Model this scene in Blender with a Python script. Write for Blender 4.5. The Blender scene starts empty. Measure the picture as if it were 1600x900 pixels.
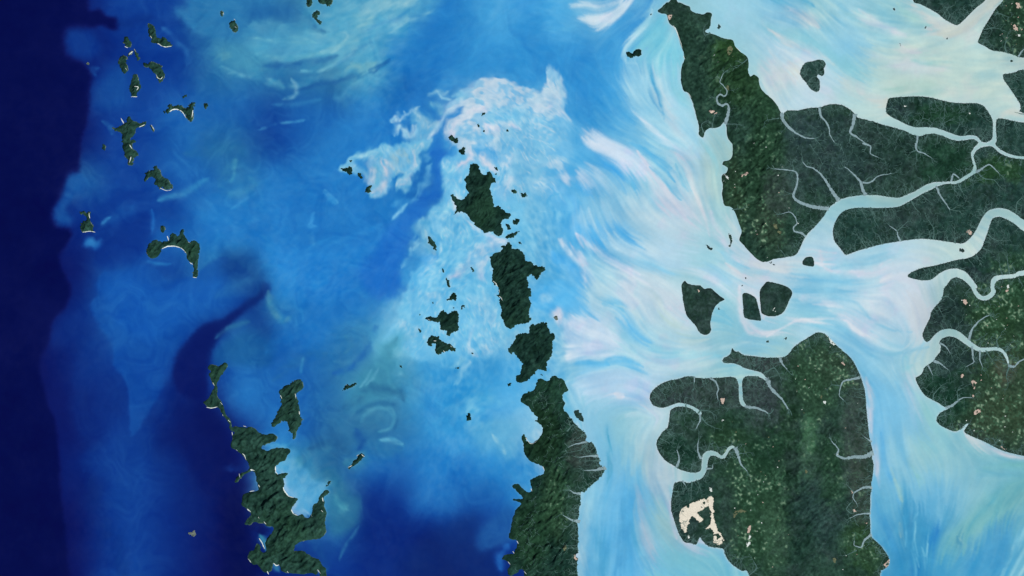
# Coastal archipelago and river delta seen straight down from a satellite.
# World units: 1 unit = 1 km.  x east, y north, z up.  The photographed ground is 160 x 90 km.
import bpy, bmesh, math, random
import numpy as np
from mathutils import Vector

random.seed(7)
scene = bpy.context.scene
PI = math.pi

# ------------------------------------------------------------------ camera, sky, sun, exposure
ALT = 705.0                                   # orbit height of an earth-observing satellite, km
cam_data = bpy.data.cameras.new("camera")
cam = bpy.data.objects.new("camera", cam_data)
scene.collection.objects.link(cam)
cam.location = (0, 0, ALT)
cam.rotation_euler = (0, 0, 0)
cam_data.sensor_width = 36.0
cam_data.lens = 36.0 * ALT / 160.0
cam_data.clip_start = 1.0
cam_data.clip_end = 6000.0
scene.camera = cam

SUN_EL, SUN_AZ = math.radians(47), math.radians(128)      # mid-morning sun in the south-east
world = bpy.data.worlds.new("World")
scene.world = world
world.use_nodes = True
wn = world.node_tree
sky = wn.nodes.new("ShaderNodeTexSky")
sky.sky_type = 'NISHITA'
sky.sun_disc = False
sky.sun_elevation = SUN_EL
sky.sun_rotation = SUN_AZ
sky.altitude = 0
wn.nodes["Background"].inputs[1].default_value = 0.06
wn.links.new(sky.outputs[0], wn.nodes["Background"].inputs[0])

sun_data = bpy.data.lights.new("sun", 'SUN')
sun_data.energy = 3.6
sun_data.angle = math.radians(0.5)
sun_data.color = (1.0, 0.965, 0.92)
sun = bpy.data.objects.new("sun", sun_data)
scene.collection.objects.link(sun)
sd = Vector((math.sin(SUN_AZ) * math.cos(SUN_EL), math.cos(SUN_AZ) * math.cos(SUN_EL), math.sin(SUN_EL)))
sun.rotation_euler = sd.to_track_quat('Z', 'Y').to_euler()
sun.location = sd * 300

scene.view_settings.view_transform = 'Standard'
scene.view_settings.look = 'None'
scene.view_settings.exposure = 0.0
scene.view_settings.gamma = 1.0
scene.view_settings.use_curve_mapping = False
scene.cycles.max_bounces = 3
scene.cycles.use_denoising = True

# ------------------------------------------------------------------ helpers
def wx(px): return (np.asarray(px, float) - 800.0) / 10.0
def wy(py): return (450.0 - np.asarray(py, float)) / 10.0

def S(c, r, s):
    """survey points of one map sheet (sheet column, row), quarter-hundred-metre readings -> map points"""
    out = []
    for t in s.split():
        a, b = t.split(',')
        out.append((400 * c + float(a) / 4.0, 225 * r + float(b) / 4.0))
    return out
def F(s):
    return [tuple(map(float, t.split(','))) for t in s.split()]

_nrng = {}
def noise(h, w, cell, seed):
    """smooth value noise, h x w samples, about -1..1"""
    rng = np.random.default_rng(seed)
    gh, gw = int(h / cell) + 5, int(w / cell) + 5
    g = rng.uniform(-1, 1, (gh, gw))
    y = np.arange(h) / cell + 1; x = np.arange(w) / cell + 1
    def prep(t):
        i = np.floor(t).astype(int); f = t - i
        w0 = (1 - f) ** 3 / 6; w1 = (3 * f ** 3 - 6 * f ** 2 + 4) / 6
        w2 = (-3 * f ** 3 + 3 * f ** 2 + 3 * f + 1) / 6; w3 = f ** 3 / 6
        return i, (w0, w1, w2, w3)
    iy, wy_ = prep(y); ix, wx_ = prep(x)
    a = sum(g[iy - 1 + k, :] * wy_[k][:, None] for k in range(4))
    b = sum(a[:, ix - 1 + k] * wx_[k][None, :] for k in range(4))
    return b * 2.0
def fbm(h, w, cell, seed, octaves=4, gain=0.5):
    o = np.zeros((h, w)); a = 1.0; t = 0
    for k in range(octaves):
        if cell < 1.2: break
        o += a * noise(h, w, cell, seed * 31 + k); t += a
        a *= gain; cell *= 0.5
    return o / t
def blur(a, s):
    if s <= 0.3: return a
    r = int(3 * s) + 1
    k = np.exp(-np.arange(-r, r + 1) ** 2 / (2.0 * s * s)); k /= k.sum()
    p = np.pad(a, ((r, r), (0, 0)), mode='edge')
    b = sum(k[i] * p[i:i + a.shape[0]] for i in range(2 * r + 1))
    p = np.pad(b, ((0, 0), (r, r)), mode='edge')
    return sum(k[i] * p[:, i:i + a.shape[1]] for i in range(2 * r + 1))
def bilin(a, y, x):
    h, w = a.shape[:2]
    y = np.clip(y, 0, h - 1.001); x = np.clip(x, 0, w - 1.001)
    i = y.astype(int); j = x.astype(int); fy = y - i; fx = x - j
    if a.ndim == 3: fy = fy[..., None]; fx = fx[..., None]
    return (a[i, j] * (1 - fy) * (1 - fx) + a[i + 1, j] * fy * (1 - fx)
            + a[i, j + 1] * (1 - fy) * fx + a[i + 1, j + 1] * fy * fx)
def cover(pts, x0, y0, w, h, ss=4, n=1):
    """coverage of a polygon on a raster whose cell (j,i) is centred on (x0+j/n, y0+i/n)"""
    p = np.array(pts, float)
    px = (p[:, 0] - x0) * n + 0.5; py = (p[:, 1] - y0) * n + 0.5
    qx = np.roll(px, -1); qy = np.roll(py, -1)
    out = np.zeros((h, w))
    lo = max(0, int(math.floor(py.min()))); hi = min(h, int(math.ceil(py.max())) + 1)
    for i in range(lo, hi):
        acc = np.zeros(w + 2)
        for k in range(ss):
            yy = i + (k + 0.5) / ss
            m = (py <= yy) != (qy <= yy)
            if not m.any(): continue
            xs = np.sort(px[m] + (yy - py[m]) / (qy[m] - py[m]) * (qx[m] - px[m]))
            xs = np.clip(xs, 0, w)
            for a, b in zip(xs[0::2], xs[1::2]):
                if b <= a: continue
                ia, ib = int(a), int(b)
                if ia == ib: acc[ia] += b - a
                else:
                    acc[ia] += ia + 1 - a
                    acc[ia + 1:ib] += 1
                    acc[ib] += b - ib
        out[i] = acc[:w] / ss
    return out
def spline(pts, step=2.0, closed=False):
    p = np.array(pts, float)
    if len(p) < 3 and not closed:
        n = max(2, int(np.hypot(*(p[-1] - p[0])) / step)); t = np.linspace(0, 1, n)[:, None]
        return p[0] * (1 - t) + p[-1] * t
    n = len(p)
    if closed: q = np.vstack([p[-1:], p, p[:2]]); segs = n
    else: q = np.vstack([2 * p[:1] - p[1:2], p, 2 * p[-1:] - p[-2:-1]]); segs = n - 1
    out = []
    for i in range(segs):
        a, b, c, d = q[i], q[i + 1], q[i + 2], q[i + 3]
        m = max(1, int(round(np.hypot(*(c - b)) / step)))
        t = (np.arange(m) / m)[:, None]
        tn = 0.8
        out.append(b + tn * 0.5 * (c - a) * t + (-3 * b + 3 * c - tn * (c - a) - tn * 0.5 * (d - b)) * t ** 2
                   + (2 * b - 2 * c + tn * 0.5 * (c - a) + tn * 0.5 * (d - b)) * t ** 3)
    if not closed: out.append(p[-1:])
    return np.vstack(out)
def crinkle(pts, rough, seed):
    """irregular natural shoreline through the surveyed points"""
    rng = np.random.default_rng(seed)
    p = spline(pts, 3.0, True)
    for amp in (rough, rough * 0.9):
        q = np.roll(p, -1, 0); d = q - p
        nrm = np.stack([-d[:, 1], d[:, 0]], 1)
        m = (p + q) / 2 + nrm * rng.normal(0, amp, len(p))[:, None]
        n = np.empty((2 * len(p), 2)); n[0::2] = p; n[1::2] = m; p = n
    return p

def tag(o, label=None, cat=None, group=None, kind=None):
    if label: o['label'] = label
    if cat: o['category'] = cat
    if group: o['group'] = group
    if kind: o['kind'] = kind
    return o
def mesh_obj(name, verts, faces, material, parent=None, smooth=True, attrs=None):
    verts = np.asarray(verts, np.float64)
    if parent: verts = verts - np.array(parent.location)      # parts are modelled round their thing's base
    verts = verts.astype(np.float32)
    me = bpy.data.meshes.new(name)
    faces = np.asarray(faces, np.int32)
    k = faces.shape[1]
    me.vertices.add(len(verts)); me.vertices.foreach_set('co', verts.ravel())
    me.loops.add(faces.size); me.loops.foreach_set('vertex_index', faces.ravel())
    me.polygons.add(len(faces)); me.polygons.foreach_set('loop_start', np.arange(0, faces.size, k, dtype=np.int32))
    me.update(calc_edges=True)
    if smooth: me.polygons.foreach_set('use_smooth', np.ones(len(faces), bool))
    for an, av in (attrs or {}).items():
        at = me.attributes.new(an, 'FLOAT_COLOR', 'POINT')
        c = np.ones((len(verts), 4), np.float32); c[:, :av.shape[1]] = av
        at.data.foreach_set('color', c.ravel())
    me.validate()
    me.materials.append(material)
    o = bpy.data.objects.new(name, me)
    scene.collection.objects.link(o)
    if parent: o.parent = parent
    return o

def lin(c):
    c = np.asarray(c, float) / 255.0
    return np.where(c <= 0.04045, c / 12.92, ((c + 0.055) / 1.055) ** 2.4)

# ------------------------------------------------------------------ materials
def base_mat(name, rough=0.9, spec=0.1):
    m = bpy.data.materials.new(name); m.use_nodes = True
    b = m.node_tree.nodes["Principled BSDF"]
    b.inputs['Roughness'].default_value = rough
    b.inputs['Specular IOR Level'].default_value = spec
    return m, m.node_tree, b
def attr_mat(name, attr, rough, spec, grain=(), bump=None):
    """base colour = the surface's own colour map x fine procedural variation"""
    m, nt, b = base_mat(name, rough, spec)
    a = nt.nodes.new('ShaderNodeAttribute'); a.attribute_name = attr
    tc = nt.nodes.new('ShaderNodeTexCoord')
    col = a.outputs['Color']
    for sc, lo, hi, det in grain:
        n = nt.nodes.new('ShaderNodeTexNoise'); n.inputs['Scale'].default_value = sc
        n.inputs['Detail'].default_value = det; n.inputs['Roughness'].default_value = 0.65
        nt.links.new(tc.outputs['Object'], n.inputs['Vector'])
        mr = nt.nodes.new('ShaderNodeMapRange')
        mr.inputs[1].default_value = 0.3; mr.inputs[2].default_value = 0.7
        mr.inputs[3].default_value = lo; mr.inputs[4].default_value = hi
        nt.links.new(n.outputs['Fac'], mr.inputs[0])
        mx = nt.nodes.new('ShaderNodeVectorMath'); mx.operation = 'SCALE'
        nt.links.new(col, mx.inputs[0]); nt.links.new(mr.outputs[0], mx.inputs['Scale'])
        col = mx.outputs[0]
    nt.links.new(col, b.inputs['Base Color'])
    if bump:
        n = nt.nodes.new('ShaderNodeTexNoise'); n.inputs['Scale'].default_value = bump[0]; n.inputs['Detail'].default_value = 6
        nt.links.new(tc.outputs['Object'], n.inputs['Vector'])
        bp = nt.nodes.new('ShaderNodeBump'); bp.inputs['Distance'].default_value = bump[1]; bp.inputs['Strength'].default_value = 1.0
        nt.links.new(n.outputs['Fac'], bp.inputs['Height']); nt.links.new(bp.outputs[0], b.inputs['Normal'])
    return m
def plain_mat(name, rgb, rough=0.9, spec=0.1, sc=6.0, lo=0.8, hi=1.2):
    m, nt, b = base_mat(name, rough, spec)
    tc = nt.nodes.new('ShaderNodeTexCoord')
    n = nt.nodes.new('ShaderNodeTexNoise'); n.inputs['Scale'].default_value = sc; n.inputs['Detail'].default_value = 5
    nt.links.new(tc.outputs['Object'], n.inputs['Vector'])
    cr = nt.nodes.new('ShaderNodeValToRGB')
    c = lin(rgb)
    cr.color_ramp.elements[0].position = 0.3; cr.color_ramp.elements[1].position = 0.7
    cr.color_ramp.elements[0].color = (*np.clip(c * lo, 0, 1), 1); cr.color_ramp.elements[1].color = (*np.clip(c * hi, 0, 1), 1)
    nt.links.new(n.outputs['Fac'], cr.inputs[0]); nt.links.new(cr.outputs[0], b.inputs['Base Color'])
    return m
M_WATER = attr_mat('silty_sea_water', 'sediment', 0.6, 0.03, [(1.6, 0.97, 1.03, 6), (0.35, 0.975, 1.025, 4)])
M_LAND = attr_mat('forest_and_mangrove', 'cover', 0.95, 0.05, [(11.0, 0.66, 1.34, 5), (3.0, 0.85, 1.15, 3)], bump=(7.0, 0.055))
M_CREEK = plain_mat('silty_creek_water', (134, 160, 164), 0.5, 0.12, 3.0, 0.85, 1.15)
M_CREEKD = plain_mat('dark_creek_water', (76, 108, 102), 0.5, 0.12, 3.0, 0.8, 1.2)
M_SAND = plain_mat('pale_mine_sand', (252, 240, 218), 0.95, 0.05, 12.0, 0.6, 1.08)
M_SOIL = plain_mat('bare_pink_soil', (206, 184, 168), 0.95, 0.05, 8.0, 0.7, 1.15)
M_BEACH = plain_mat('white_beach_sand', (226, 236, 228), 0.95, 0.05, 8.0, 0.75, 1.1)
M_FIELD = plain_mat('cleared_field', (98, 104, 78), 0.95, 0.05, 8.0, 0.6, 1.5)
# ------------------------------------------------------------------ survey: the coastlines
G_W = "forested islands of the western archipelago"
G_I = "tiny dark islets"
G_C = "islands of the central chain"
G_E = "mangrove islands in the pale eastern waters"
# (style, roughness, points, label, category, group)
ISLES = []
def isle(style, pts, label, cat='island', group=None, rough=0.32): ISLES.append((style, rough, pts, label, cat, group))

# far west, top to bottom
isle('hillw', S(0,0,"922,148 940,146 968,170 975,205 985,235 1005,240 1020,230 1045,248 1060,272 1078,285 1050,298 1015,292 990,270 965,272 940,262 950,245 932,220 925,185"),
     "boot-shaped green island with a white beach under its toe, topmost of the western archipelago", group=G_W)
isle('hillw', S(0,0,"778,235 792,228 808,245 822,270 825,292 800,296 782,285 772,260"),
     "small teardrop green island on the dark water edge, just above a chain of sandbars", group=G_W)
isle('hillw', S(0,0,"798,345 806,325 825,318 838,324 826,336 812,348"), "tiny pale sandy islet in the gap north of the kidney-shaped island", 'islet', G_W)
isle('hillw', S(0,0,"836,302 850,320 866,345 872,375 860,380 850,348 840,325"), "thin curved sliver islet arcing east of the kidney-shaped island", 'islet', G_W)
isle('hillw', S(0,0,"745,360 768,345 792,352 800,372 785,392 800,415 798,448 780,460 762,450 752,425 738,400"),
     "kidney-shaped green island with a pale notch on its eastern shore, beside the navy deep water", group=G_W)
isle('hillw', S(0,0,"895,392 930,395 945,382 975,392 1000,400 1012,430 1022,450 1030,470 1018,500 995,518 985,490 970,465 955,450 945,430 920,425 900,415"),
     "hook-shaped green island with a cyan reef in its inner bend", group=G_W)
isle('hillw', S(0,0,"842,458 855,462 866,485 872,515 882,545 868,565 855,590 858,605 825,605 822,585 810,570 808,545 818,515 826,485"),
     "narrow pear-shaped green island with a sandy southern foot, south of the hook-shaped island", group=G_W)
isle('hillw', S(0,0,"1146,600 1156,592 1168,598 1164,612 1150,614"), "round dark islet just north of the bow-shaped island with the long white beach", 'islet', G_W)
isle('hillw', S(0,0,"1020,692 1035,690 1050,670 1060,645 1072,648 1078,665 1095,660 1120,655 1145,665 1160,672 1180,665 1195,645 1215,640 1222,660 1208,690 1212,730 1205,750 1190,762 1175,752 1160,730 1150,705 1125,690 1095,685 1070,695 1045,712 1030,712"),
     "bow-shaped green island whose concave southern shore is one long white beach", group=G_W)
isle('hillw', S(0,0,"1273,645 1295,645 1300,665 1285,685 1275,665"), "small triangular islet east of the bow-shaped island", 'islet', G_W)
isle('hillw', S(0,0,"700,795 730,798 755,785 770,775 790,755 800,730 815,728 822,750 845,760 870,770 890,768 905,760 915,772 905,790 870,795 850,805 845,835 830,850 815,870 855,880 850,890 825,900")
     + S(0,1,"828,0 830,30 845,40 862,55 868,70 850,80 838,95 838,120 820,135 800,130 798,100 782,75 778,50 765,25 770,0") + S(0,0,"760,870 765,840 745,825 715,818"),
     "long ragged cross-shaped green island with a bright reef at its north-western notch", group=G_W)
isle('hillw', S(0,0,"938,782 955,793 968,815 958,826 945,805"), "tiny pale-edged islet off the eastern arm of the cross-shaped island", 'islet', G_W)
isle('hillw', S(0,1,"640,5 655,0 661,20 653,42 640,35"), "lone narrow islet west of the long cross-shaped island", 'islet', G_W)
isle('hillw', S(0,1,"895,225 912,195 918,168 940,160 960,165 965,135 980,132 990,155 1010,180 1015,205 1045,215 1065,240 1080,260 1075,280 1035,285 1010,275 985,265 960,250 975,225 955,205 930,210 905,235"),
     "dense dark green island slanting south-east with a pointed western arm and no beach", group=G_W)
isle('hillw', S(0,1,"497,425 530,420 545,432 555,420 568,425 562,445 560,470 572,490 582,510 578,535 590,550 570,548 540,550 515,552 505,535 502,500 525,480 540,475 535,450 500,440"),
     "green island pinched at its waist above a cyan shoal, westernmost of all", group=G_W)
isle('hillw', S(0,1,"1000,530 1012,512 1032,515 1030,540 1020,555 1005,545"), "small round forested islet above the arch-shaped island's western end", 'islet', G_W)
isle('hillw', S(0,1,"915,665 930,625 955,603 985,600 1010,612 1040,608 1060,600 1060,575 1080,555 1100,570 1110,580 1125,560 1135,535 1148,540 1150,565 1170,595 1180,620 1200,605 1225,605 1245,630 1250,660 1243,695 1240,730 1232,770 1238,800 1232,835 1205,832 1212,790 1205,750 1185,738 1168,715 1165,685 1145,660 1115,645 1080,640 1040,642 1010,655 998,690 975,712 940,715 918,690"),
     "large arch-shaped green island round a curved white beach, with a long southern tail", group=G_W)
isle('hillw', S(0,0,"1376,75 1388,64 1398,82 1391,102 1379,99"), "thin dark islet beside a pale sandbar under the top-left turquoise plume", 'islet', G_W)
isle('hillw', S(0,0,"1430,148 1450,130 1470,135 1485,160 1490,190 1470,203 1450,195 1442,170"), "oval green island with one white spot on its eastern shore in the turquoise plume", group=G_W)
isle('hillw', S(1,0,"318,-60 350,-60 352,18 338,40 318,38"), "green island cut by the upper edge of the picture, left of its wider neighbour", group=G_W)
isle('hillw', S(1,0,"388,-60 478,-60 474,25 460,42 440,30 415,22 395,18"), "wider brown-green island cut by the upper edge of the picture", group=G_W)
isle('hillw', S(1,0,"350,95 365,75 385,65 402,75 395,95 380,115 395,125 412,140 408,152 390,145 370,125 358,110"), "small zigzag island with a white tip below the two cut by the upper edge", group=G_W)
isle('bare', S(0,0,"543,394 552,390 559,400 552,408 544,405"), "single bright white rock at the edge of the navy deep water", 'rock')
isle('bare', S(0,3,"1175,630 1195,625 1215,613 1226,635 1215,655 1195,645"), "lone grey rocky islet in the darkest blue water at the lower left", 'rock')

# middle
isle('hill', S(1,1,"522,148 545,155 570,150 582,138 600,150 603,170 598,190 580,190 560,175 540,165"), "triangular dark islet at the western tip of the swirling turquoise plume", 'islet')
isle('hill', S(1,1,"635,185 655,195 668,212 655,217 642,202"), "slim islet in the turquoise plume between the triangular and the crescent islets", 'islet')
isle('hill', S(1,1,"682,295 695,268 715,258 726,265 714,285 722,302 705,306"), "crescent islet at the southern lobe of the swirling turquoise plume", 'islet')
isle('hill', S(1,1,"586,108 592,100 600,106 594,116"), "tiny dark dot islet north of the triangular islet", 'islet')
isle('hill', S(1,0,"1206,855 1225,846 1240,858 1264,865 1264,890 1242,898 1225,882 1210,874"), "dark blocky islet on the south-western rim of the white plume", 'islet')
isle('hill', S(1,0,"1410,722 1422,704 1436,702 1428,718 1414,728"), "slanted dark islet inside the white plume, northernmost of the scatter there", 'islet')
isle('hill', S(1,0,"1383,776 1392,770 1398,786 1390,797"), "small dark islet inside the white plume, westernmost of the scatter there", 'islet')
isle('hill', S(1,0,"1416,806 1428,802 1428,826 1418,820"), "upright dark islet inside the white plume, between the slanted islet and the big island", 'islet')
isle('hill', S(1,0,"1563,812 1572,806 1578,816 1570,823"), "dark dot islet at the eastern side of the white plume scatter", 'islet')
isle('hill', S(1,1,"1263,40 1312,22 1306,45 1290,72 1275,55"), "arrowhead islet off the northern tip of the large dark central island", 'islet')
isle('hill', S(1,1,"1490,143 1505,143 1512,166 1500,162"), "dark sliver islet off the upper east shore of the large central island", 'islet')
isle('hill', S(1,1,"1495,184 1504,182 1506,192 1497,194"), "dot islet just below the sliver off the large central island's east shore", 'islet')
isle('hill', S(1,1,"1335,150 1345,125 1370,118 1390,135 1400,160 1410,185 1440,195 1445,175 1465,175 1480,200 1500,235 1475,245 1462,275 1470,310 1480,345 1490,395 1520,385 1540,405 1565,430 1595,435 1580,465 1550,470 1530,500 1545,545 1530,572 1500,570 1475,550 1430,555 1405,530 1380,520 1355,490 1335,470 1320,440 1280,422 1255,430 1238,445 1250,420 1250,395 1240,370 1222,340 1228,310 1245,325 1262,345 1290,350 1320,320 1330,300 1310,275 1315,245 1300,225 1320,195 1335,180"),
     "large dark forested island with hooked western cape, northernmost big one of the central chain", group=G_C)
isle('hill', S(1,1,"1560,500 1580,505 1593,530 1578,536"), "dark islet tucked against the south-eastern cape of the hooked-cape island", 'islet')
isle('hill', F("789,371 799,365 812,361 806,368 797,372"), "thin flat islet in the strait between the two big central islands", 'islet')
isle('hill', F("799,298 806,297 808,301 802,303"), "western dot of the pair east of the hooked-cape island", 'islet')
isle('hill', F("814,303 820,301 824,305 820,308 815,307"), "eastern larger dot of the pair east of the hooked-cape island", 'islet')
isle('hill', F("801,346 806,341 812,344 810,348 807,352 802,349"), "star-shaped islet between the dot pair and the thin flat islet", 'islet')
isle('hill', F("809,378 814,379 815,382 811,381"), "minute islet right of the second big island's northern head", 'islet')
isle('hill', S(1,1,"1075,585 1085,576 1105,598 1119,620 1131,645 1126,668 1110,647 1090,628 1078,606"), "slim spindle island west of the strait in the pale turquoise", 'islet')
isle('hill', S(1,1,"1163,778 1173,782 1175,808 1166,803"), "upper dash of the broken line of islets below the spindle island", 'islet')
isle('hill', S(1,1,"1188,835 1205,862 1214,892 1205,899 1194,878"), "long lower dash of the broken line of islets below the spindle island", 'islet')
isle('hill', S(1,1,"1344,769 1360,783 1363,798 1352,796"), "small slanted islet between the broken line and the tall central island", 'islet')
isle('hill', S(1,1,"1465,715 1480,690 1500,680 1530,670 1545,650 1540,635 1570,625 1580,615 1600,635") + S(2,1,"0,655 30,655 60,670 80,700 85,730 120,735 130,755 170,765 195,762 208,790 185,800 170,830 155,850 135,825 115,815 95,840 105,870 98,900")
     + S(2,2,"120,0 118,40 108,65 118,100 108,145 108,190 105,215 50,225 0,250") + S(1,2,"1600,258 1570,250 1550,225 1545,195 1530,175 1535,130 1520,90 1525,60 1500,45 1520,40 1515,0") + S(1,1,"1515,895 1490,870 1475,850 1480,800 1470,760"),
     "tall dark forested island with an eastern fin, second of the central chain", group=G_C)
isle('hill', S(2,2,"115,230 150,225 190,215 215,230 235,265 265,290 268,315 250,335 255,370 250,420 225,460 215,500 220,520 195,515 160,510 140,540 120,548 110,570 75,585 45,592 25,580 25,550 50,540 55,510 65,470 50,450 30,430 15,410 0,400")
     + S(1,2,"1590,410 1575,395 1580,375 1598,358") + S(2,2,"20,320 25,290 50,290 80,280 105,285 108,255"),
     "compact rounded forested island, third of the central chain, below the finned one", group=G_C)
isle('hill', S(2,2,"172,540 184,535 194,545 186,550"), "dot islet in the narrow strait north of the long southern island", 'islet')
isle('mixs', S(2,2,"150,600 165,565 200,575 230,580 265,545 290,565 320,570 335,600 352,640 325,655 320,695 335,720 320,750 350,790 370,825 400,850 425,880 445,900")
     + S(2,3,"455,0 465,30 460,60 500,68 520,95 530,130 535,155 550,180 545,205 580,232 575,250 545,290 500,330 470,355 460,375 420,385 430,410 430,450 420,470 418,520 405,545 410,570 412,620 415,660 410,710 412,750 395,775 412,795 405,840 410,1100 95,1100 75,870 30,882")
     + S(1,3,"1590,900 1570,870 1590,830 1565,805 1535,795 1555,770 1595,760") + S(2,3,"10,765 25,730 35,700 40,680 0,670") + S(1,3,"1585,665 1580,640 1595,600")
     + S(2,3,"0,560 10,520 30,480 50,460 60,445 30,435 0,425 10,415 50,420 70,415 60,400 35,375 15,355 0,340 20,322 50,335 75,360 100,375 120,375 125,350 115,315 120,295 150,280 195,262 200,235 190,212 160,200 120,185 95,165 75,125 75,90 65,55 60,25 80,10 85,35 110,65 130,70 160,50 185,15 190,0")
     + S(2,2,"195,900 190,870 160,840 135,830 165,825 150,800 120,770 100,740 60,715 55,690 75,660 110,650 140,635 145,615"),
     "long southern island running off the lower edge, with finger-like mangrove spits", group=G_C)
isle('delta', S(2,2,"390,770 410,762 430,780 445,810 448,830 425,830 400,805 388,785"), "grey-green oval islet off the north-eastern shore of the long southern island", 'islet')
isle('bare', S(2,2,"262,185 275,172 286,182 288,196 272,200"), "pink-white sandy islet east of the finned island's southern tip", 'islet')

isle('hill', S(1,2,"1183,76 1205,65 1220,40 1240,30 1253,45 1251,78 1225,75"), "small wing-shaped island just north of the bay-indented brown-green island", 'island')
isle('hill', S(1,2,"1055,190 1085,178 1115,185 1135,180 1145,155 1175,138 1195,160 1220,155 1240,140 1262,150 1265,190 1262,225 1270,262 1245,275 1225,280 1205,300 1190,290 1195,270 1175,265 1155,260 1155,235 1140,215 1120,215 1105,205 1085,205"),
     "brown-green many-lobed island with a long western point, upper of a pair in pale turquoise")
isle('hill', S(1,2,"1080,310 1105,300 1135,305 1150,320 1175,340 1200,350 1225,360 1240,375 1248,398 1230,395 1205,390 1180,400 1160,410 1130,412 1120,395 1130,370 1120,345 1105,345 1095,365 1075,355 1072,335"),
     "brown-green claw-shaped island with a white cove, lower of a pair in pale turquoise")
for s_, l_ in (("1012,252 1025,255 1033,276 1022,274", "upright islet west of the gap between the many-lobed and claw-shaped islands"),
               ("1018,166 1024,162 1029,169 1022,173", "dot islet north-west of the many-lobed island's long point"),
               ("1275,118 1295,106 1305,125 1290,121", "curved islet north-east of the many-lobed island"),
               ("1231,123 1237,121 1240,128 1233,129", "minute dot islet touching the north side of the many-lobed island's gap"),
               ("1101,91 1109,90 1111,97 1103,98", "faint dot islet west of the wing-shaped island"),
               ("899,479 918,484 917,500 905,498", "dark islet alone in turquoise water south-west of the claw-shaped island"),
               ("1350,402 1359,404 1358,416 1351,412", "dot islet in a pale ring east of the claw-shaped island"),
               ("1244,501 1262,494 1277,492 1271,502 1250,509", "thin dash islet in a pale patch south-east of the claw-shaped island"),
               ("1571,597 1591,593 1593,611 1580,617", "paired dark islet off the north-western head of the long southern island"),
               ("1316,795 1330,777 1341,793 1344,820 1327,829 1315,819", "bell-shaped dark islet alone in the blue west of the long southern island")):
    isle('hill', S(1,2,s_), l_, 'islet')
isle('hill', S(1,2,"540,645 545,625 560,610 570,600 585,610 605,598 628,588 620,605 600,620 575,630 555,642"), "slim slanting island with a white cove in its middle, north of the yellow-tipped one")
isle('hill', S(1,3,"575,220 595,205 605,185 630,165 640,145 665,135 678,150 665,165 640,190 615,210 590,225"), "narrow slanting island with a bright yellow-white northern end")
isle('hillw', S(1,2,"145,645 165,625 190,605 215,600 240,580 275,568 290,585 298,615 280,640 255,655 250,680 265,700 270,740 275,780 285,820 280,855 260,885 255,900")
     + S(1,3,"250,0 245,45 230,50 228,20 215,0") + S(1,2,"215,900 205,870 190,835 165,830 150,845 130,855 115,870 95,862 100,840 120,805 135,770 160,730 155,690 150,670"),
     "green hilly island with a rounded northern knob, just north-east of the ragged south-western island")
isle('hillw', S(0,2,"1300,490 1320,475 1345,480 1365,490 1385,480 1405,465 1425,480 1410,510 1385,540 1370,575 1355,600 1360,640 1362,680 1385,715 1400,750 1410,790 1435,815 1445,840 1450,870 1475,865 1510,870 1560,868 1600,880")
     + S(1,3,"10,0 60,15 100,10 130,25 135,45 110,60 70,75 40,85 35,105 75,120 100,105 150,100 210,105 215,125 195,150 180,180 150,190 125,215 120,245 135,265 180,255 205,260 185,275 170,295 180,320 170,345 185,375 205,400 235,410 265,415 255,430 240,455 220,480 235,510 260,525 290,510 300,530 330,540 345,515 350,480 360,450 385,440 395,410 415,380 440,360 465,370 440,390 420,410 430,440 425,470 440,500 435,545 430,580 440,620 415,655 380,670 330,675 290,680 250,705 235,740 260,745 290,740 320,760 360,785 395,800 420,840 440,870 440,1100 400,1100 400,900 385,860 375,895 350,880 300,890 210,880 160,870 150,840 110,820 100,860 70,880 40,870 20,840 0,825")
     + S(0,3,"1590,830 1565,815 1550,790 1555,755 1590,735 1600,700") + S(1,3,"20,700 30,740 50,755 65,740 60,690 80,650 110,610 105,590 70,590 45,570 20,570")
     + S(0,3,"1590,560 1555,585 1525,575 1545,545 1570,515 1545,480 1510,455 1515,420 1520,390 1560,375 1600,370") + S(1,3,"15,365 10,330 0,300")
     + S(0,3,"1590,250 1555,250 1520,270 1490,310 1465,315 1480,280 1515,255 1545,245 1560,220 1535,170 1505,135 1475,115 1440,90 1450,50 1455,15 1470,0")
     + S(0,2,"1440,890 1430,850 1405,810 1385,780 1365,745 1320,752 1290,740 1270,715 1295,700 1320,660 1340,615 1325,590 1315,560 1305,540 1320,520 1298,505"),
     "large ragged mountainous south-western island with a thin northern arm and deep inlets", rough=0.26)
isle('hill', S(1,3,"438,342 448,315 470,304 456,332"), "thin sliver islet off the eastern spur of the ragged south-western island", 'islet')

# north-east
isle('hill', S(2,0,"715,325 735,322 750,335 762,320 780,308 805,312 808,345 790,355 770,345 755,362 735,360 718,350"), "brown two-lobed islet off the peninsula's upper western shore, ringed by pale water", 'islet')
for s_, l_, c_, r_ in (("864,88 871,85 876,92 868,96", "dot islet off the peninsula's northern tip", 2, 0),
               ("1280,172 1295,150 1304,164 1290,184", "slanted dark islet off the peninsula's upper eastern shore", 2, 0),
               ("780,54 790,48 797,58 788,66", "dark dot islet in the northern bay, nearest the upper edge", 3, 0),
               ("977,168 987,161 994,172 984,180", "dark dot islet with a pinkish shoal in the northern bay", 3, 0),
               ("820,272 827,272 831,286 824,287", "tiny upright islet in the middle of the northern bay", 3, 0),
               ("1112,237 1120,233 1124,243 1116,246", "tiny islet below the junction of the north-eastern river", 3, 0),
               ("1513,377 1524,374 1530,384 1518,388", "small islet at the mouth of the farthest eastern inlet", 3, 0)):
    isle('delta', S(c_, r_, s_), l_, 'islet')
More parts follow.
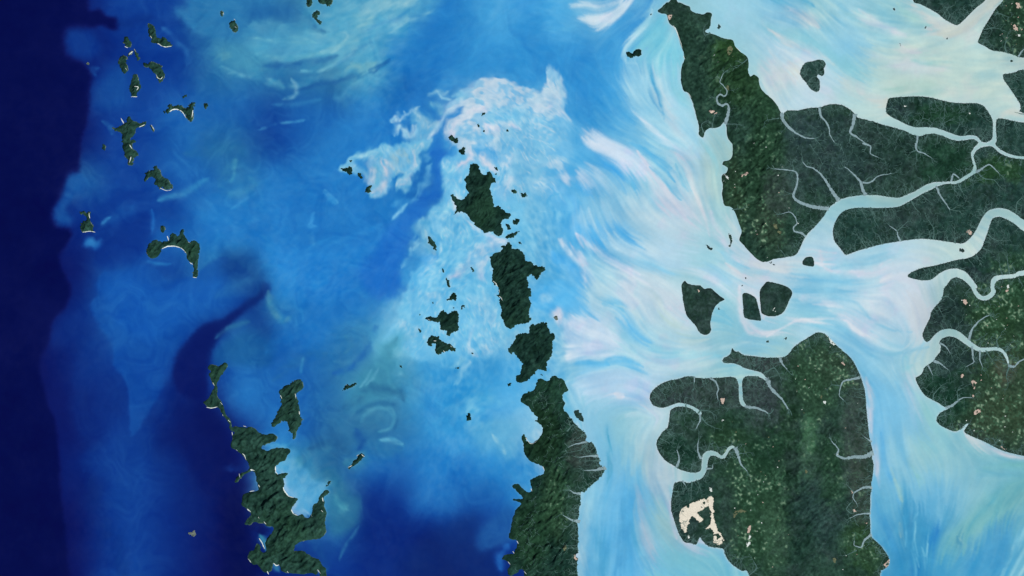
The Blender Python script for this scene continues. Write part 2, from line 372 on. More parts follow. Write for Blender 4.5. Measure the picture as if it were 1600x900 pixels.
isle('delta', S(3,0,"200,460 215,415 240,390 290,380 310,372 345,378 362,400 350,425 352,455 340,475 315,465 305,480 322,500 325,545 318,570 295,572 265,555 240,520 215,490"),
     "dark ear-shaped mangrove island alone in the pale northern bay", group=G_E, rough=0.1)
isle('delta', S(3,0,"745,640 755,615 800,608 880,603 960,603 1020,610 1080,625 1150,640 1220,645 1300,645 1345,660 1370,690 1390,720 1405,760 1405,830 1400,870 1365,890 1335,885 1310,855 1270,845 1200,850 1150,835 1090,812 1040,798 980,795 920,795 870,780 820,755 770,730 740,705 738,670"),
     "long whale-shaped mangrove island along the southern side of the northern bay", group=G_E, rough=0.05)
isle('mixe', S(2,1,"1060,880 1080,855 1095,870 1130,880 1180,885") + S(2,2,"1200,5 1240,0 1265,20 1300,50 1330,72 1305,85 1275,110 1255,150 1245,190 1240,230 1245,265 1225,290 1195,292 1165,270 1150,240 1120,205 1090,170 1080,130 1070,90 1065,40 1060,0"),
     "wedge-shaped dark island pointing south in the eastern strait", group=G_E, rough=0.1)
isle('delta', S(2,2,"1440,40 1465,30 1500,45 1525,65 1535,100 1545,140 1555,180 1555,205 1510,200 1475,195 1450,180 1445,120"),
     "small dark slab island cradled by a pale sandbar, between the wedge-shaped and round islands", group=G_E, rough=0.08)
isle('mixe', F("1188,452 1195,443 1200,440 1215,443 1232,449 1238,458 1233,470 1228,482 1222,490 1212,494 1200,494 1190,489 1188,475 1187,462"),
     "rounded dark island right of the slab island in the eastern strait", group=G_E, rough=0.1)
isle('delta', S(3,1,"215,735 235,710 270,703 285,720 287,765 250,762 220,755"), "small boxy mangrove islet in the mouth of the northern delta river", 'islet', rough=0.08)
for s_, l_, c_, r_ in (("5,742 20,733 34,738 22,746", "upper of two dash islets off the peninsula's southern tip", 3, 1),
               ("24,756 36,750 46,756 36,762", "lower of two dash islets off the peninsula's southern tip", 3, 1),
               ("1193,656 1213,651 1229,667 1215,682 1200,673", "dark islet in mid-river where the second delta river widens", 3, 1),
               ("1352,558 1366,566 1379,600 1366,642 1354,642 1366,610 1356,585", "curved comma islet close to the peninsula's lower western shore", 2, 1),
               ("1213,628 1232,638 1254,655 1246,664 1225,652", "slanted dash islet west of the comma islet", 2, 1),
               ("1456,836 1463,832 1469,839 1462,844", "speck islet above the slab island", 2, 1),
               ("1434,883 1440,880 1445,887 1438,891", "speck islet touching the sandbar above the slab island", 2, 1),
               ("1288,124 1296,122 1304,134 1296,136", "speck islet in the notch east of the wedge-shaped island", 2, 2),
               ("1588,332 1606,325 1610,340 1594,342", "dark islet in the channel south of the rounded island", 2, 2),
               ("98,322 112,306 122,308 112,326", "small slanted islet on the curved sandbar in the channel", 3, 2)):
    isle('delta', S(c_, r_, s_), l_, 'islet')

# mainland and delta land (the setting's terrain)
isle('penin', S(2,0,"1030,-200 1030,0 1050,15 1080,30 1110,40 1120,65 1145,80 1170,85 1200,90 1220,75 1250,85 1245,115 1240,150 1235,175 1205,195 1220,205 1265,215 1310,235 1345,245 1380,250 1395,290 1430,325 1470,355 1480,400 1475,440 1490,480 1510,465 1540,485 1545,520 1560,560 1590,590")
     + S(3,0,"0,595 40,635 65,670 78,700 95,712 120,690 180,690 230,680 280,672 320,672 370,655 430,650 480,665 520,690 545,715 560,735 600,745 660,760 720,780 800,800 860,820 900,840 935,850 960,850 990,838 1040,835 1080,845 1130,865 1180,880 1240,875 1290,870 1315,895")
     + S(3,1,"1290,20 1268,60 1275,100 1285,140 1270,175 1230,200 1180,230 1110,235 1030,240 970,265 920,295 870,315 820,335 760,332 690,320 610,318 540,325 490,335 440,355 380,400 350,450 300,510 240,570 200,650 170,695 100,710 40,720 0,735")
     + S(2,1,"1600,738 1560,735 1520,710 1480,670 1445,630 1420,600 1435,550 1425,515 1410,470 1395,430 1370,395 1330,385 1318,350 1312,310 1318,260 1310,200 1340,180 1350,150 1335,140 1312,125 1320,110 1360,100 1375,80 1380,40 1378,0")
     + S(2,0,"1372,895 1345,850 1340,800 1330,760 1300,790 1270,800 1240,800 1210,815 1195,860 1165,840 1170,800 1155,740 1140,680 1120,620 1100,580 1075,570 1060,530 1055,480 1060,420 1078,370 1070,320 1050,270 1040,220 1020,170 985,150 975,120 965,90 920,80 910,65 935,45 965,15 990,0"),
     "hilly forested peninsula whose eastern flank is a creek-veined mangrove delta", 'peninsula', rough=0.12)
isle('delta', S(3,1,"480,690 450,650 415,605 405,550 415,500 440,450 480,415 540,400 600,398 680,400 760,398 820,390 880,360 950,320 1020,285 1060,265 1120,248 1180,250 1230,225 1285,190 1305,175 1300,130 1285,80 1300,45 1340,20 1400,15 1440,50 1500,80 1600,95 2000,120 2000,560 1800,560 1600,475 1560,445 1500,410 1440,400 1380,415 1340,460 1310,520 1280,570 1240,610 1210,622 1130,612 1050,600 960,592 880,600 800,612 720,625 640,645 560,668 500,690"),
     "broad dark mangrove delta between the two eastern rivers", 'delta land', rough=0.05)
isle('delta', S(3,0,"1428,750 1460,740 1530,755 1600,765 2000,800") + S(3,1,"2000,90 1600,78 1510,62 1450,32 1420,0") + S(3,0,"1430,880 1425,820"), "low mangrove land at the right edge between the northern bay and the delta river", 'delta land', rough=0.05)
isle('delta', S(3,0,"880,-200 905,0 950,25 1000,50 1060,85 1110,125 1180,158 1220,130 1260,90 1300,50 1350,10 1400,-50 1500,-200"), "dark mangrove wedge at the upper edge west of the north-eastern river", 'delta land', rough=0.05)
isle('cult', S(3,0,"1540,-200 1475,-10 1430,45 1400,90 1370,140 1345,180 1330,215 1312,265 1350,285 1400,315 1470,325 1540,345 1600,360 2000,380 2000,-200"), "creek-cut land with pink clearings filling the upper right corner", 'delta land', rough=0.05)
isle('delta', S(3,0,"2000,420 1600,435 1550,450 1500,460 1470,465 1475,500 1510,550 1550,610 1575,650 1580,680 1600,710 2000,790"), "pointed mangrove headland at the right edge of the northern bay", 'delta land', rough=0.05)
isle('delta', S(3,1,"870,825 900,800 960,775 1040,760 1120,740 1190,722 1240,715 1290,695 1335,650 1350,610 1370,560 1385,510 1405,465 1450,455 1500,475 1550,505 1600,545 1800,640 2000,650 2000,760 1600,790 1540,812 1470,818 1420,825 1395,850 1390,900")
     + S(3,2,"1395,20 1370,45 1345,50 1320,35 1300,5") + S(3,1,"1310,895 1280,850 1235,800 1180,778 1120,785 1070,810 1020,848 960,852 900,840"),
     "tapering delta land with a pale green western tip, above the meandering branch", 'delta land', rough=0.05)
isle('se', S(3,1,"2000,790 1600,820 1540,838 1480,842 1440,850 1420,870 1415,900") + S(3,2,"1425,20 1410,50 1380,72 1345,78 1310,65 1285,30 1270,0") + S(3,1,"1255,880 1220,850 1175,832 1140,850 1115,885 1100,900")
     + S(3,2,"1095,30 1085,70 1050,110 1020,150 1010,190 985,240 965,290 975,320 990,338 1010,330 1040,295 1080,265 1130,255 1180,265 1225,295 1270,335 1320,370 1380,372 1440,370 1482,398 1502,440 1507,495 1485,440 1460,402 1420,390 1350,400 1310,395 1260,370 1210,335 1170,310 1130,302 1090,315 1070,340 1080,360 1075,400 1050,430 1030,460 1000,480 975,500 965,530 945,550 922,560 930,590 950,630 975,665 1000,685 1040,705 1075,725 1105,745 1132,748 1105,765 1075,780 1055,810 1055,835 1080,860 1130,885 1165,897 1195,888 1240,850 1257,845 1238,870 1225,895")
     + S(3,3,"1240,10 1290,35 1340,55 1400,85 1450,110 1510,130 1600,150 2000,240"),
     "farmed and forested mainland at the eastern edge, a winding river in its mangrove shore", 'mainland', rough=0.05)
isle('south', S(2,2,"1315,460 1325,435 1350,425 1370,400 1375,370 1390,395 1420,400 1450,420 1500,425 1550,432 1600,435") + S(3,2,"60,435 100,430 130,410 160,370 200,340 250,310 300,280 330,278 360,290 390,320 430,360 470,395 515,435 545,480 565,520 580,555 600,620 610,680 615,750 622,820 630,900")
     + S(3,3,"640,60 655,120 650,160 660,200 655,270 645,330 650,350 640,400 640,470 635,520 640,570 640,620 650,660 700,705 740,760 760,800 750,840 715,865 700,890 700,1250")
     + S(2,3,"1600,1250 1480,890 1440,870 1390,840 1350,800 1330,760 1320,730 1250,720 1215,705 1190,680 1175,655 1160,690 1150,705 1120,695 1080,690 1050,650 1030,600 1010,540 995,490 995,430 1005,370 1015,320 1060,308 1100,318 1150,305 1185,290 1205,265 1220,225 1225,180 1240,150 1270,150 1300,165 1330,165 1350,130 1370,105 1392,104 1402,125 1392,92 1375,84 1350,95 1330,130 1310,148 1280,125 1240,115 1210,125 1190,150 1185,200 1180,240 1150,255 1100,250 1050,235 1010,210 960,180 920,130 905,90 905,55 930,15 940,0")
     + S(2,2,"945,895 970,875 980,840 985,800 990,765 1020,745 1060,740 1110,750 1150,775 1175,800 1185,775 1140,745 1090,725 1040,718 990,735 950,748 910,745 880,730 862,695 865,660 890,630 930,600 975,580 1040,568 1080,555 1130,552 1150,560 1210,565 1240,562 1300,560 1370,555 1400,565 1415,600 1418,650 1420,700 1435,735 1470,745 1460,725 1445,700 1440,640 1438,590 1450,560 1480,550 1540,555 1597,585 1590,560 1560,530 1500,512 1450,500 1430,485 1380,470 1340,470"),
     "large southern land with farmed centre, forested ridge, mangrove creeks and a bright sand mine", 'land', rough=0.08)

# creeks: (land index is found from the position) points, width at mouth, width at head (quarter-hundred-metre readings)
CREEKS = []
def creeks(c, r, txt):
    for ln in txt.strip().split('\n'):
        a, w0, w1 = ln.rsplit(' ', 2)
        CREEKS.append((S(c, r, a), float(w0) / 4, float(w1) / 4))
creeks(3,0,"""85,705 95,750 130,795 180,835 230,860 290,865 24 8
290,865 320,895 8 4
320,670 330,725 365,765 382,800 385,840 415,890 16 6
545,712 530,780 515,830 560,860 605,895 26 8
516,845 508,890 8 4
935,848 930,900 16 12
70,738 0,748 7 5
1425,78 1460,90 1500,105 8 4
1345,185 1400,175 1450,180 8 4
1490,330 1480,290 1490,250 1500,210 9 4
1565,355 1580,330 1600,308 12 8
1120,130 1135,95 1120,60 6 3
1165,155 1190,110 6 3
1090,110 1100,80 5 3
1280,70 1265,20 7 3
1600,715 1540,700 6 4
1040,625 1050,660 6 3
1085,630 1090,665 6 3
1150,640 1155,665 5 3
930,790 950,765 965,740 7 3
1090,805 1105,770 1135,750 7 3
1160,835 1190,790 1200,760 7 3
1225,845 1260,810 1300,805 7 3
1010,795 1030,765 6 3
880,775 860,735 6 3
1330,880 1370,830 6 3
800,800 770,850 8 3
840,815 810,865 8 3
1540,755 1560,800 7 3
1480,745 1475,800 6 3
1000,840 970,880 6 3
1060,845 1055,895 6 3""")
creeks(3,1,"""380,405 330,400 270,390 200,365 165,340 160,310 180,260 185,200 165,170 100,160 40,155 24 8
165,170 150,120 8 4
160,315 110,300 6 3
445,355 410,310 380,260 350,215 320,180 280,150 240,140 215,110 22 7
320,175 330,140 345,120 6 3
612,322 590,280 580,240 550,205 510,165 480,145 24 6
590,240 640,240 690,200 770,185 12 5
600,235 650,195 6 3
238,580 210,558 165,545 160,520 180,495 165,450 130,425 90,435 12 6
830,608 810,570 805,545 760,510 12 5
805,548 860,495 8 4
1035,598 1035,530 1000,470 9 4
1170,622 1165,530 7 3
1128,612 1110,560 7 3
715,628 690,570 665,555 7 3
660,640 640,610 615,590 7 3
620,655 580,600 560,570 6 3
940,595 960,560 6 3
1170,590 1220,565 6 3
925,-5 930,40 980,60 1020,85 14 5
930,38 880,55 9 3
930,60 925,120 5 3
1050,262 1075,320 1110,370 1135,410 14 8
1135,410 1200,420 6 3
1185,245 1220,310 8 4
895,355 920,400 940,420 7 4
735,398 745,420 6 3
960,320 1010,360 5 3
1145,235 1155,190 1180,200 1195,215 13 9
1300,178 1350,145 1385,130 1410,150 1445,185 14 6
1310,180 1350,215 1410,225 1450,270 9 4
1370,560 1410,595 1470,605 8 4
1550,430 1555,370 1580,340 9 4
1345,440 1360,390 6 3
1510,815 1500,760 1495,700 8 4
1465,820 1450,770 1445,730 7 3
1340,650 1390,670 6 3
590,-5 640,15 640,60 690,85 12 5
870,320 850,250 5 3
640,395 660,460 680,500 6 3
580,400 610,460 6 3
450,0 470,50 5 3
760,330 720,280 5 3
1430,15 1470,10 6 3
260,0 290,50 5 3""")
creeks(2,0,"""1332,775 1350,720 1354,670 1340,650 1310,660 1285,640 1280,610 1300,590 1330,600 1345,570 1320,535 1300,510 1320,460 20 6
1197,830 1182,780 1205,760 9 4
1250,802 1258,745 9 4
1240,205 1205,220 1198,190 9 4
1470,370 1420,410 8 4
1345,775 1420,780 6 3""")
creeks(2,1,"""1375,410 1430,405 8 4""")
creeks(2,2,"""1240,560 1275,590 1290,630 1280,660 1290,700 14 6
1140,555 1140,590 12 8
1210,562 1212,590 7 4
1175,790 1175,830 1150,880 14 5
1165,785 1180,765 1230,770 1265,790 10 4
1178,805 1220,850 1262,870 11 4
1085,728 1090,770 8 5
1455,742 1530,750 1600,782 20 12
1545,555 1495,560 1480,620 7 3
1600,520 1560,535 9 6
345,895 385,850 10 5
960,880 985,900 8 4
880,640 910,670 7 3
910,620 940,655 7 3
940,600 965,630 6 3
975,585 995,615 6 3
1010,578 1025,605 6 3
1050,566 1062,590 6 3
1460,420 1470,445 6 3
1500,425 1510,450 6 3
1540,430 1548,460 6 3""")
creeks(3,2,"""-10,560 15,620 50,660 90,700 125,755 26 12
-10,525 40,500 78,560 10 4
75,435 90,475 120,510 18 6
580,558 520,570 470,585 450,630 445,670 470,700 16 5
452,612 400,605 8 4
250,310 260,355 6 4
605,630 545,632 8 4
612,690 540,680 6 3
620,770 590,770 6 3
1255,325 1275,260 1320,205 1380,170 16 7
1380,170 1400,175 8 5
1275,365 1280,430 1285,465 1240,490 14 5
1325,390 1325,450 1340,495 12 5
1360,390 1400,450 9 4
1440,375 1430,330 1455,295 10 4
1500,485 1540,490 1570,460 1600,445 16 13
1508,485 1490,550 1500,590 10 4
1480,400 1530,370 8 4
1480,400 1520,340 7 3
1290,330 1320,320 7 4
1072,345 1110,365 1140,410 12 4
1035,455 1080,475 1125,510 18 5
1000,482 1030,545 12 4
1085,62 1115,50 1160,80 8 3
1065,120 1090,165 7 3
1030,702 1040,660 1085,610 10 4
1110,748 1150,735 1185,705 1220,685 1275,685 20 5
1187,705 1185,645 11 5
1190,640 1230,615 5 3
1050,465 1060,500 7 3
940,590 970,570 7 3
1060,805 1130,790 6 3
1200,885 1230,865 10 4""")
creeks(3,3,"""660,130 600,155 540,155 480,165 430,145 440,110 395,55 30 7
648,62 600,28 12 4
650,345 590,350 540,380 530,410 555,450 18 5
540,380 500,340 8 4
520,440 490,480 520,510 560,490 6 4
642,508 560,515 510,540 12 5
645,640 600,680 585,720 540,710 540,680 18 5
555,740 490,770 7 4
640,270 600,300 7 3""")
creeks(2,3,"""1028,220 1045,170 1030,110 20 5
1180,170 1160,110 1165,50 15 5
1395,98 1415,150 1430,200 1470,245 26 6
1412,132 1460,135 8 4
1212,228 1250,228 1255,205 12 5
1125,310 1120,385 10 4
1065,305 1085,335 12 5
1150,300 1175,335 8 3
1005,372 1055,375 9 4
925,40 965,60 8 3
970,0 1010,30 6 3
430,388 400,385 360,365 20 5
425,562 375,550 320,520 20 5
390,550 350,590 8 4
540,150 480,150 420,158 16 6
555,180 480,180 11 4
585,222 520,238 450,240 22 5
470,62 400,75 350,95 14 4
455,10 410,40 7 4
470,75 430,110 350,130 6 3
1480,895 1530,850 1500,790 11 4
1325,740 1350,700 5 3""")

# bare patches of ground: points, kind, label
PATCH = []
def patch(pts, kind, label=None): PATCH.append((pts, kind, label))
patch(S(2,3,"1050,548 1056,500 1072,476 1100,458 1130,446 1165,432 1195,420 1226,432 1220,460 1196,482 1170,496 1156,506 1172,525 1188,545 1174,562 1150,542 1130,524 1112,540 1104,566 1094,596 1098,618 1076,614 1060,582"), 'sand_mine', 'cream white sand mine curving like a crescent')
patch(S(2,3,"1220,425 1245,408 1260,425 1255,470 1262,500 1260,530 1272,570 1280,605 1300,630 1316,660 1313,690 1285,698 1262,682 1260,650 1262,625 1245,602 1215,600 1240,578 1246,540 1240,500 1232,465"), 'sand_mine', 'pinkish strip of worked sand running south')
patch(S(2,3,"1234,345 1250,348 1250,378 1238,374"), 'clearing')
patch(S(2,3,"1095,645 1112,652 1112,666 1100,664"), 'clearing')
patch(S(2,3,"1462,695 1478,660 1495,640 1493,690 1476,724"), 'clearing')
patch(S(2,3,"1480,590 1495,580 1490,625 1470,632"), 'soil')
patch(S(2,3,"1375,520 1390,490 1430,482 1475,492 1460,502 1410,505 1385,545"), 'brush')
patch(S(2,3,"325,710 340,705 338,745 322,742"), 'brush')
patch(S(2,3,"387,768 412,770 412,800 395,802"), 'soil')
patch(S(2,0,"1226,690 1255,682 1288,706 1266,720 1240,708"), 'soil', 'pink bare oval of ground')
patch(S(2,0,"972,100 990,88 1005,92 1000,110 985,130 976,122"), 'soil')
patch(S(2,0,"1330,542 1345,530 1360,560 1350,570"), 'brush')
patch(S(2,0,"1345,290 1375,280 1385,310 1365,350 1345,345 1340,315"), 'brush')
patch(S(3,1,"1238,546 1260,528 1277,550 1262,577 1244,572"), 'soil')
patch(S(3,3,"1450,85 1470,76 1497,108 1470,112"), 'soil')
patch(S(3,2,"1282,775 1300,755 1335,755 1330,780 1305,790 1290,800"), 'soil')
patch(S(3,2,"1265,580 1280,568 1308,588 1300,605 1290,640 1280,620"), 'soil')
patch(S(3,2,"1202,545 1220,535 1226,555 1212,568"), 'soil')
patch(S(3,2,"1215,75 1235,68 1250,92 1240,108 1225,102"), 'soil')
patch(S(3,2,"1480,20 1500,0 1508,5 1492,28"), 'soil')
patch(S(3,2,"1275,665 1290,670 1285,690"), 'soil')
patch(S(3,2,"450,460 470,455 485,478 510,492 495,495 465,478"), 'soil')
patch(S(3,2,"345,708 360,706 362,725 348,726"), 'clearing')
patch(S(3,2,"355,288 375,290 405,325 440,362 425,362 390,350 385,325"), 'clearing', 'white beach bar at the northern corner')
patch(S(3,2,"32,125 50,120 45,145 32,148"), 'clearing')
patch(S(3,2,"325,690 335,660 340,690"), 'brush')
patch(S(3,0,"1548,20 1580,15 1588,45 1560,58 1550,42"), 'soil')
patch(S(3,0,"1520,180 1545,135 1560,160 1595,165 1595,190 1560,195"), 'soil')
patch(S(3,0,"1560,215 1578,215 1575,232 1562,230"), 'clearing')
patch(S(3,0,"848,656 862,652 866,668 852,672"), 'clearing')
patch(S(3,0,"1255,703 1266,703 1264,714 1255,713"), 'clearing')
patch(S(2,2,"1300,690 1315,685 1330,690 1328,712 1320,735 1305,715"), 'soil')
patch(S(2,2,"1310,822 1325,822 1322,835 1310,834"), 'clearing')
patch(S(2,2,"1155,15 1165,5 1175,25 1160,30"), 'soil')
patch(S(2,1,"1425,195 1450,185 1475,172 1480,180 1455,205 1435,212"), 'soil')
patch(S(2,1,"1322,185 1345,195 1358,225 1340,240 1320,235 1332,210"), 'clearing')
patch(S(3,3,"720,830 750,800 770,795 765,825 735,850"), 'soil')
patch(S(3,3,"518,360 540,370 545,390 525,385"), 'soil')
patch(S(3,3,"530,478 560,485 550,505 530,500"), 'soil')
patch(S(3,3,"598,545 618,545 620,575 605,570"), 'soil')
patch(S(3,3,"405,790 425,785 425,815 410,820"), 'brush')
patch(S(3,3,"230,238 242,232 248,252 235,262"), 'brush')
patch(S(3,1,"30,500 50,495 60,530 40,540"), 'brush')
patch(S(3,1,"60,540 80,545 80,570 65,560"), 'brush')
patch(S(3,1,"1490,880 1505,875 1510,900 1495,900"), 'clearing')

# beaches: points, width
BEACH = []
def beach(c, r, txt):
    for ln in txt.strip().split('\n'):
        a, w = ln.rsplit(' ', 1); BEACH.append((S(c, r, a), float(w) / 4))
beach(0,0,"""1060,698 1080,686 1105,683 1130,692 1148,712 1164,737 13
1206,688 1200,735 10
985,272 1010,286 1040,294 1072,288 9
757,740 766,758 774,772 12
975,465 985,485 1005,495 1018,480 8
785,425 792,440 9
840,540 865,545 855,565 9
780,290 800,297 12
805,340 830,322 13
838,305 850,322 7
870,795 905,780 9
1462,118 1472,128 10
1468,165 1478,175 12
1395,75 1398,92 7
945,780 965,815 8
820,605 858,606 7
940,225 950,240 8""")
beach(0,1,"""1012,656 1045,641 1080,638 1115,644 1145,660 1160,680 12
915,680 925,690 10
1045,575 1055,605 12
1175,612 1190,620 10
1185,738 1205,752 8
558,430 562,465 8
515,552 560,545 595,552 8
820,80 815,100 808,118 10
1000,275 1040,292 1075,285 6
1205,832 1232,836 7
810,5 825,30 9""")
beach(0,2,"""1330,590 1342,612 10
1290,745 1320,750 1358,742 9
1378,715 1390,728 12
1390,790 1396,800 10
1520,862 1540,866 8
1425,825 1440,838 8""")
beach(0,3,"""1450,0 1450,20 12
1475,110 1485,118 8
1515,135 1530,150 1537,175 9
1565,235 1590,240 14
1495,260 1500,285 8
1560,372 1590,368 8
1545,480 1568,500 12
1550,790 1570,815 9""")
beach(1,3,"""122,215 122,245 135,265 11
170,345 180,370 205,400 235,410 13
220,485 235,510 260,522 10
345,515 350,530 8
15,530 22,540 12
50,560 65,575 14
20,665 35,690 55,730 12
110,820 125,835 145,830 14
408,488 420,500 14
195,870 203,880 12
630,150 640,142 14
660,140 678,152 12
575,222 600,210 10
415,410 420,435 12
15,330 25,345 14
385,860 405,885 10
70,870 80,890 10""")
beach(1,2,"""152,670 162,690 14
270,770 272,790 12
245,660 250,690 6
562,605 575,612 12
1172,392 1182,402 12
1215,362 1225,370 10
1520,10 1520,30 7
1075,195 1090,203 9
1110,330 1128,330 8""")
beach(2,0,"""1010,160 1030,200 1048,250 1065,300 9
1070,350 1082,370 10
1100,580 1120,612 9
1400,295 1430,325 6
1545,490 1548,510 8""")
beach(2,3,"""85,35 110,68 130,72 160,52 7
192,215 203,240 8
118,352 126,370 10
30,680 42,700 9
5,745 15,760 10
75,870 92,888 9""")
beach(1,3,"""1575,810 1590,830 7""")
beach(1,1,"""1482,856 1500,872 1513,893 9""")
beach(1,2,"""1520,52 1534,62 1540,78 7""")
# ------------------------------------------------------------------ the sea: depth and suspended sediment
# sRGB readings of the water body at 5 km stations (deep navy ocean -> silty river water)
PAL = dict(q=(92,170,204), Q=(58,142,192), N=(9,10,72), n=(9,24,96), D=(8,40,118), d=(14,62,144), B=(23,92,172), b=(30,112,192), M=(46,136,206), m=(78,170,224),
           L=(118,190,222), l=(154,210,228), W=(186,216,228), P=(200,214,226), w=(218,228,236), T=(146,200,208), t=(108,176,196),
           G=(148,188,186), g=(58,128,172), s=(36,96,148), k=(24,74,120), Y=(188,216,212), c=(36,104,164), x=(84,164,200))
GRID = """NNndddcccgxxxbMmMmLMLTllLTlTTYYGG
NNnDddcccxxxMbMMMMMmLlTlwlLlYYYGG
NNndddccccsxBbMMMMMmLTTTYwTYYYYYY
NNnddBBBdBBbbbWWlMMmLlTTWWYYYYYYY
NNnddBccdBbbbbmllmmLlWGGGGGGGGGGG
NNcddBBcBBbbbBmmLmmLlWGGGGGGGGGGG
NnddddBBBBbbbBLLLmLWWPTTTTTGGGGGG
NnDDBBbBbBbbBLlLLmmLWWTPWWWlWYYYY
NnnBddcdcbbbbmmLLmlWWTlPWllWPYYYY
NnDBBBBdBbbbLLLLmmWWPWTWlLWPPGGGG
NnDBBBdcBbbxLLLLLLWllWTLTWLWWGGGG
NnDddddBBBcggmmmmLllWWTTGWLLYYYYY
NnnDddnbBBcggMMmmLlLWGGGGLLLTTTTT
NnndDnnnbBsscMmMlWLTWGGGGLLLTTTTT
NnDDDnnnmgsbBbbMMWLLTGGGGmmLTTttt
NnndDnnNmmgDdbBBMllmLTGGGGmmLLTtt
NNnDDnnNddcDDDddBLLmTGttGGmmMxttx
NNnDdDnNDDdDDnnDDlLmLxLTTGMMMMxmm"""
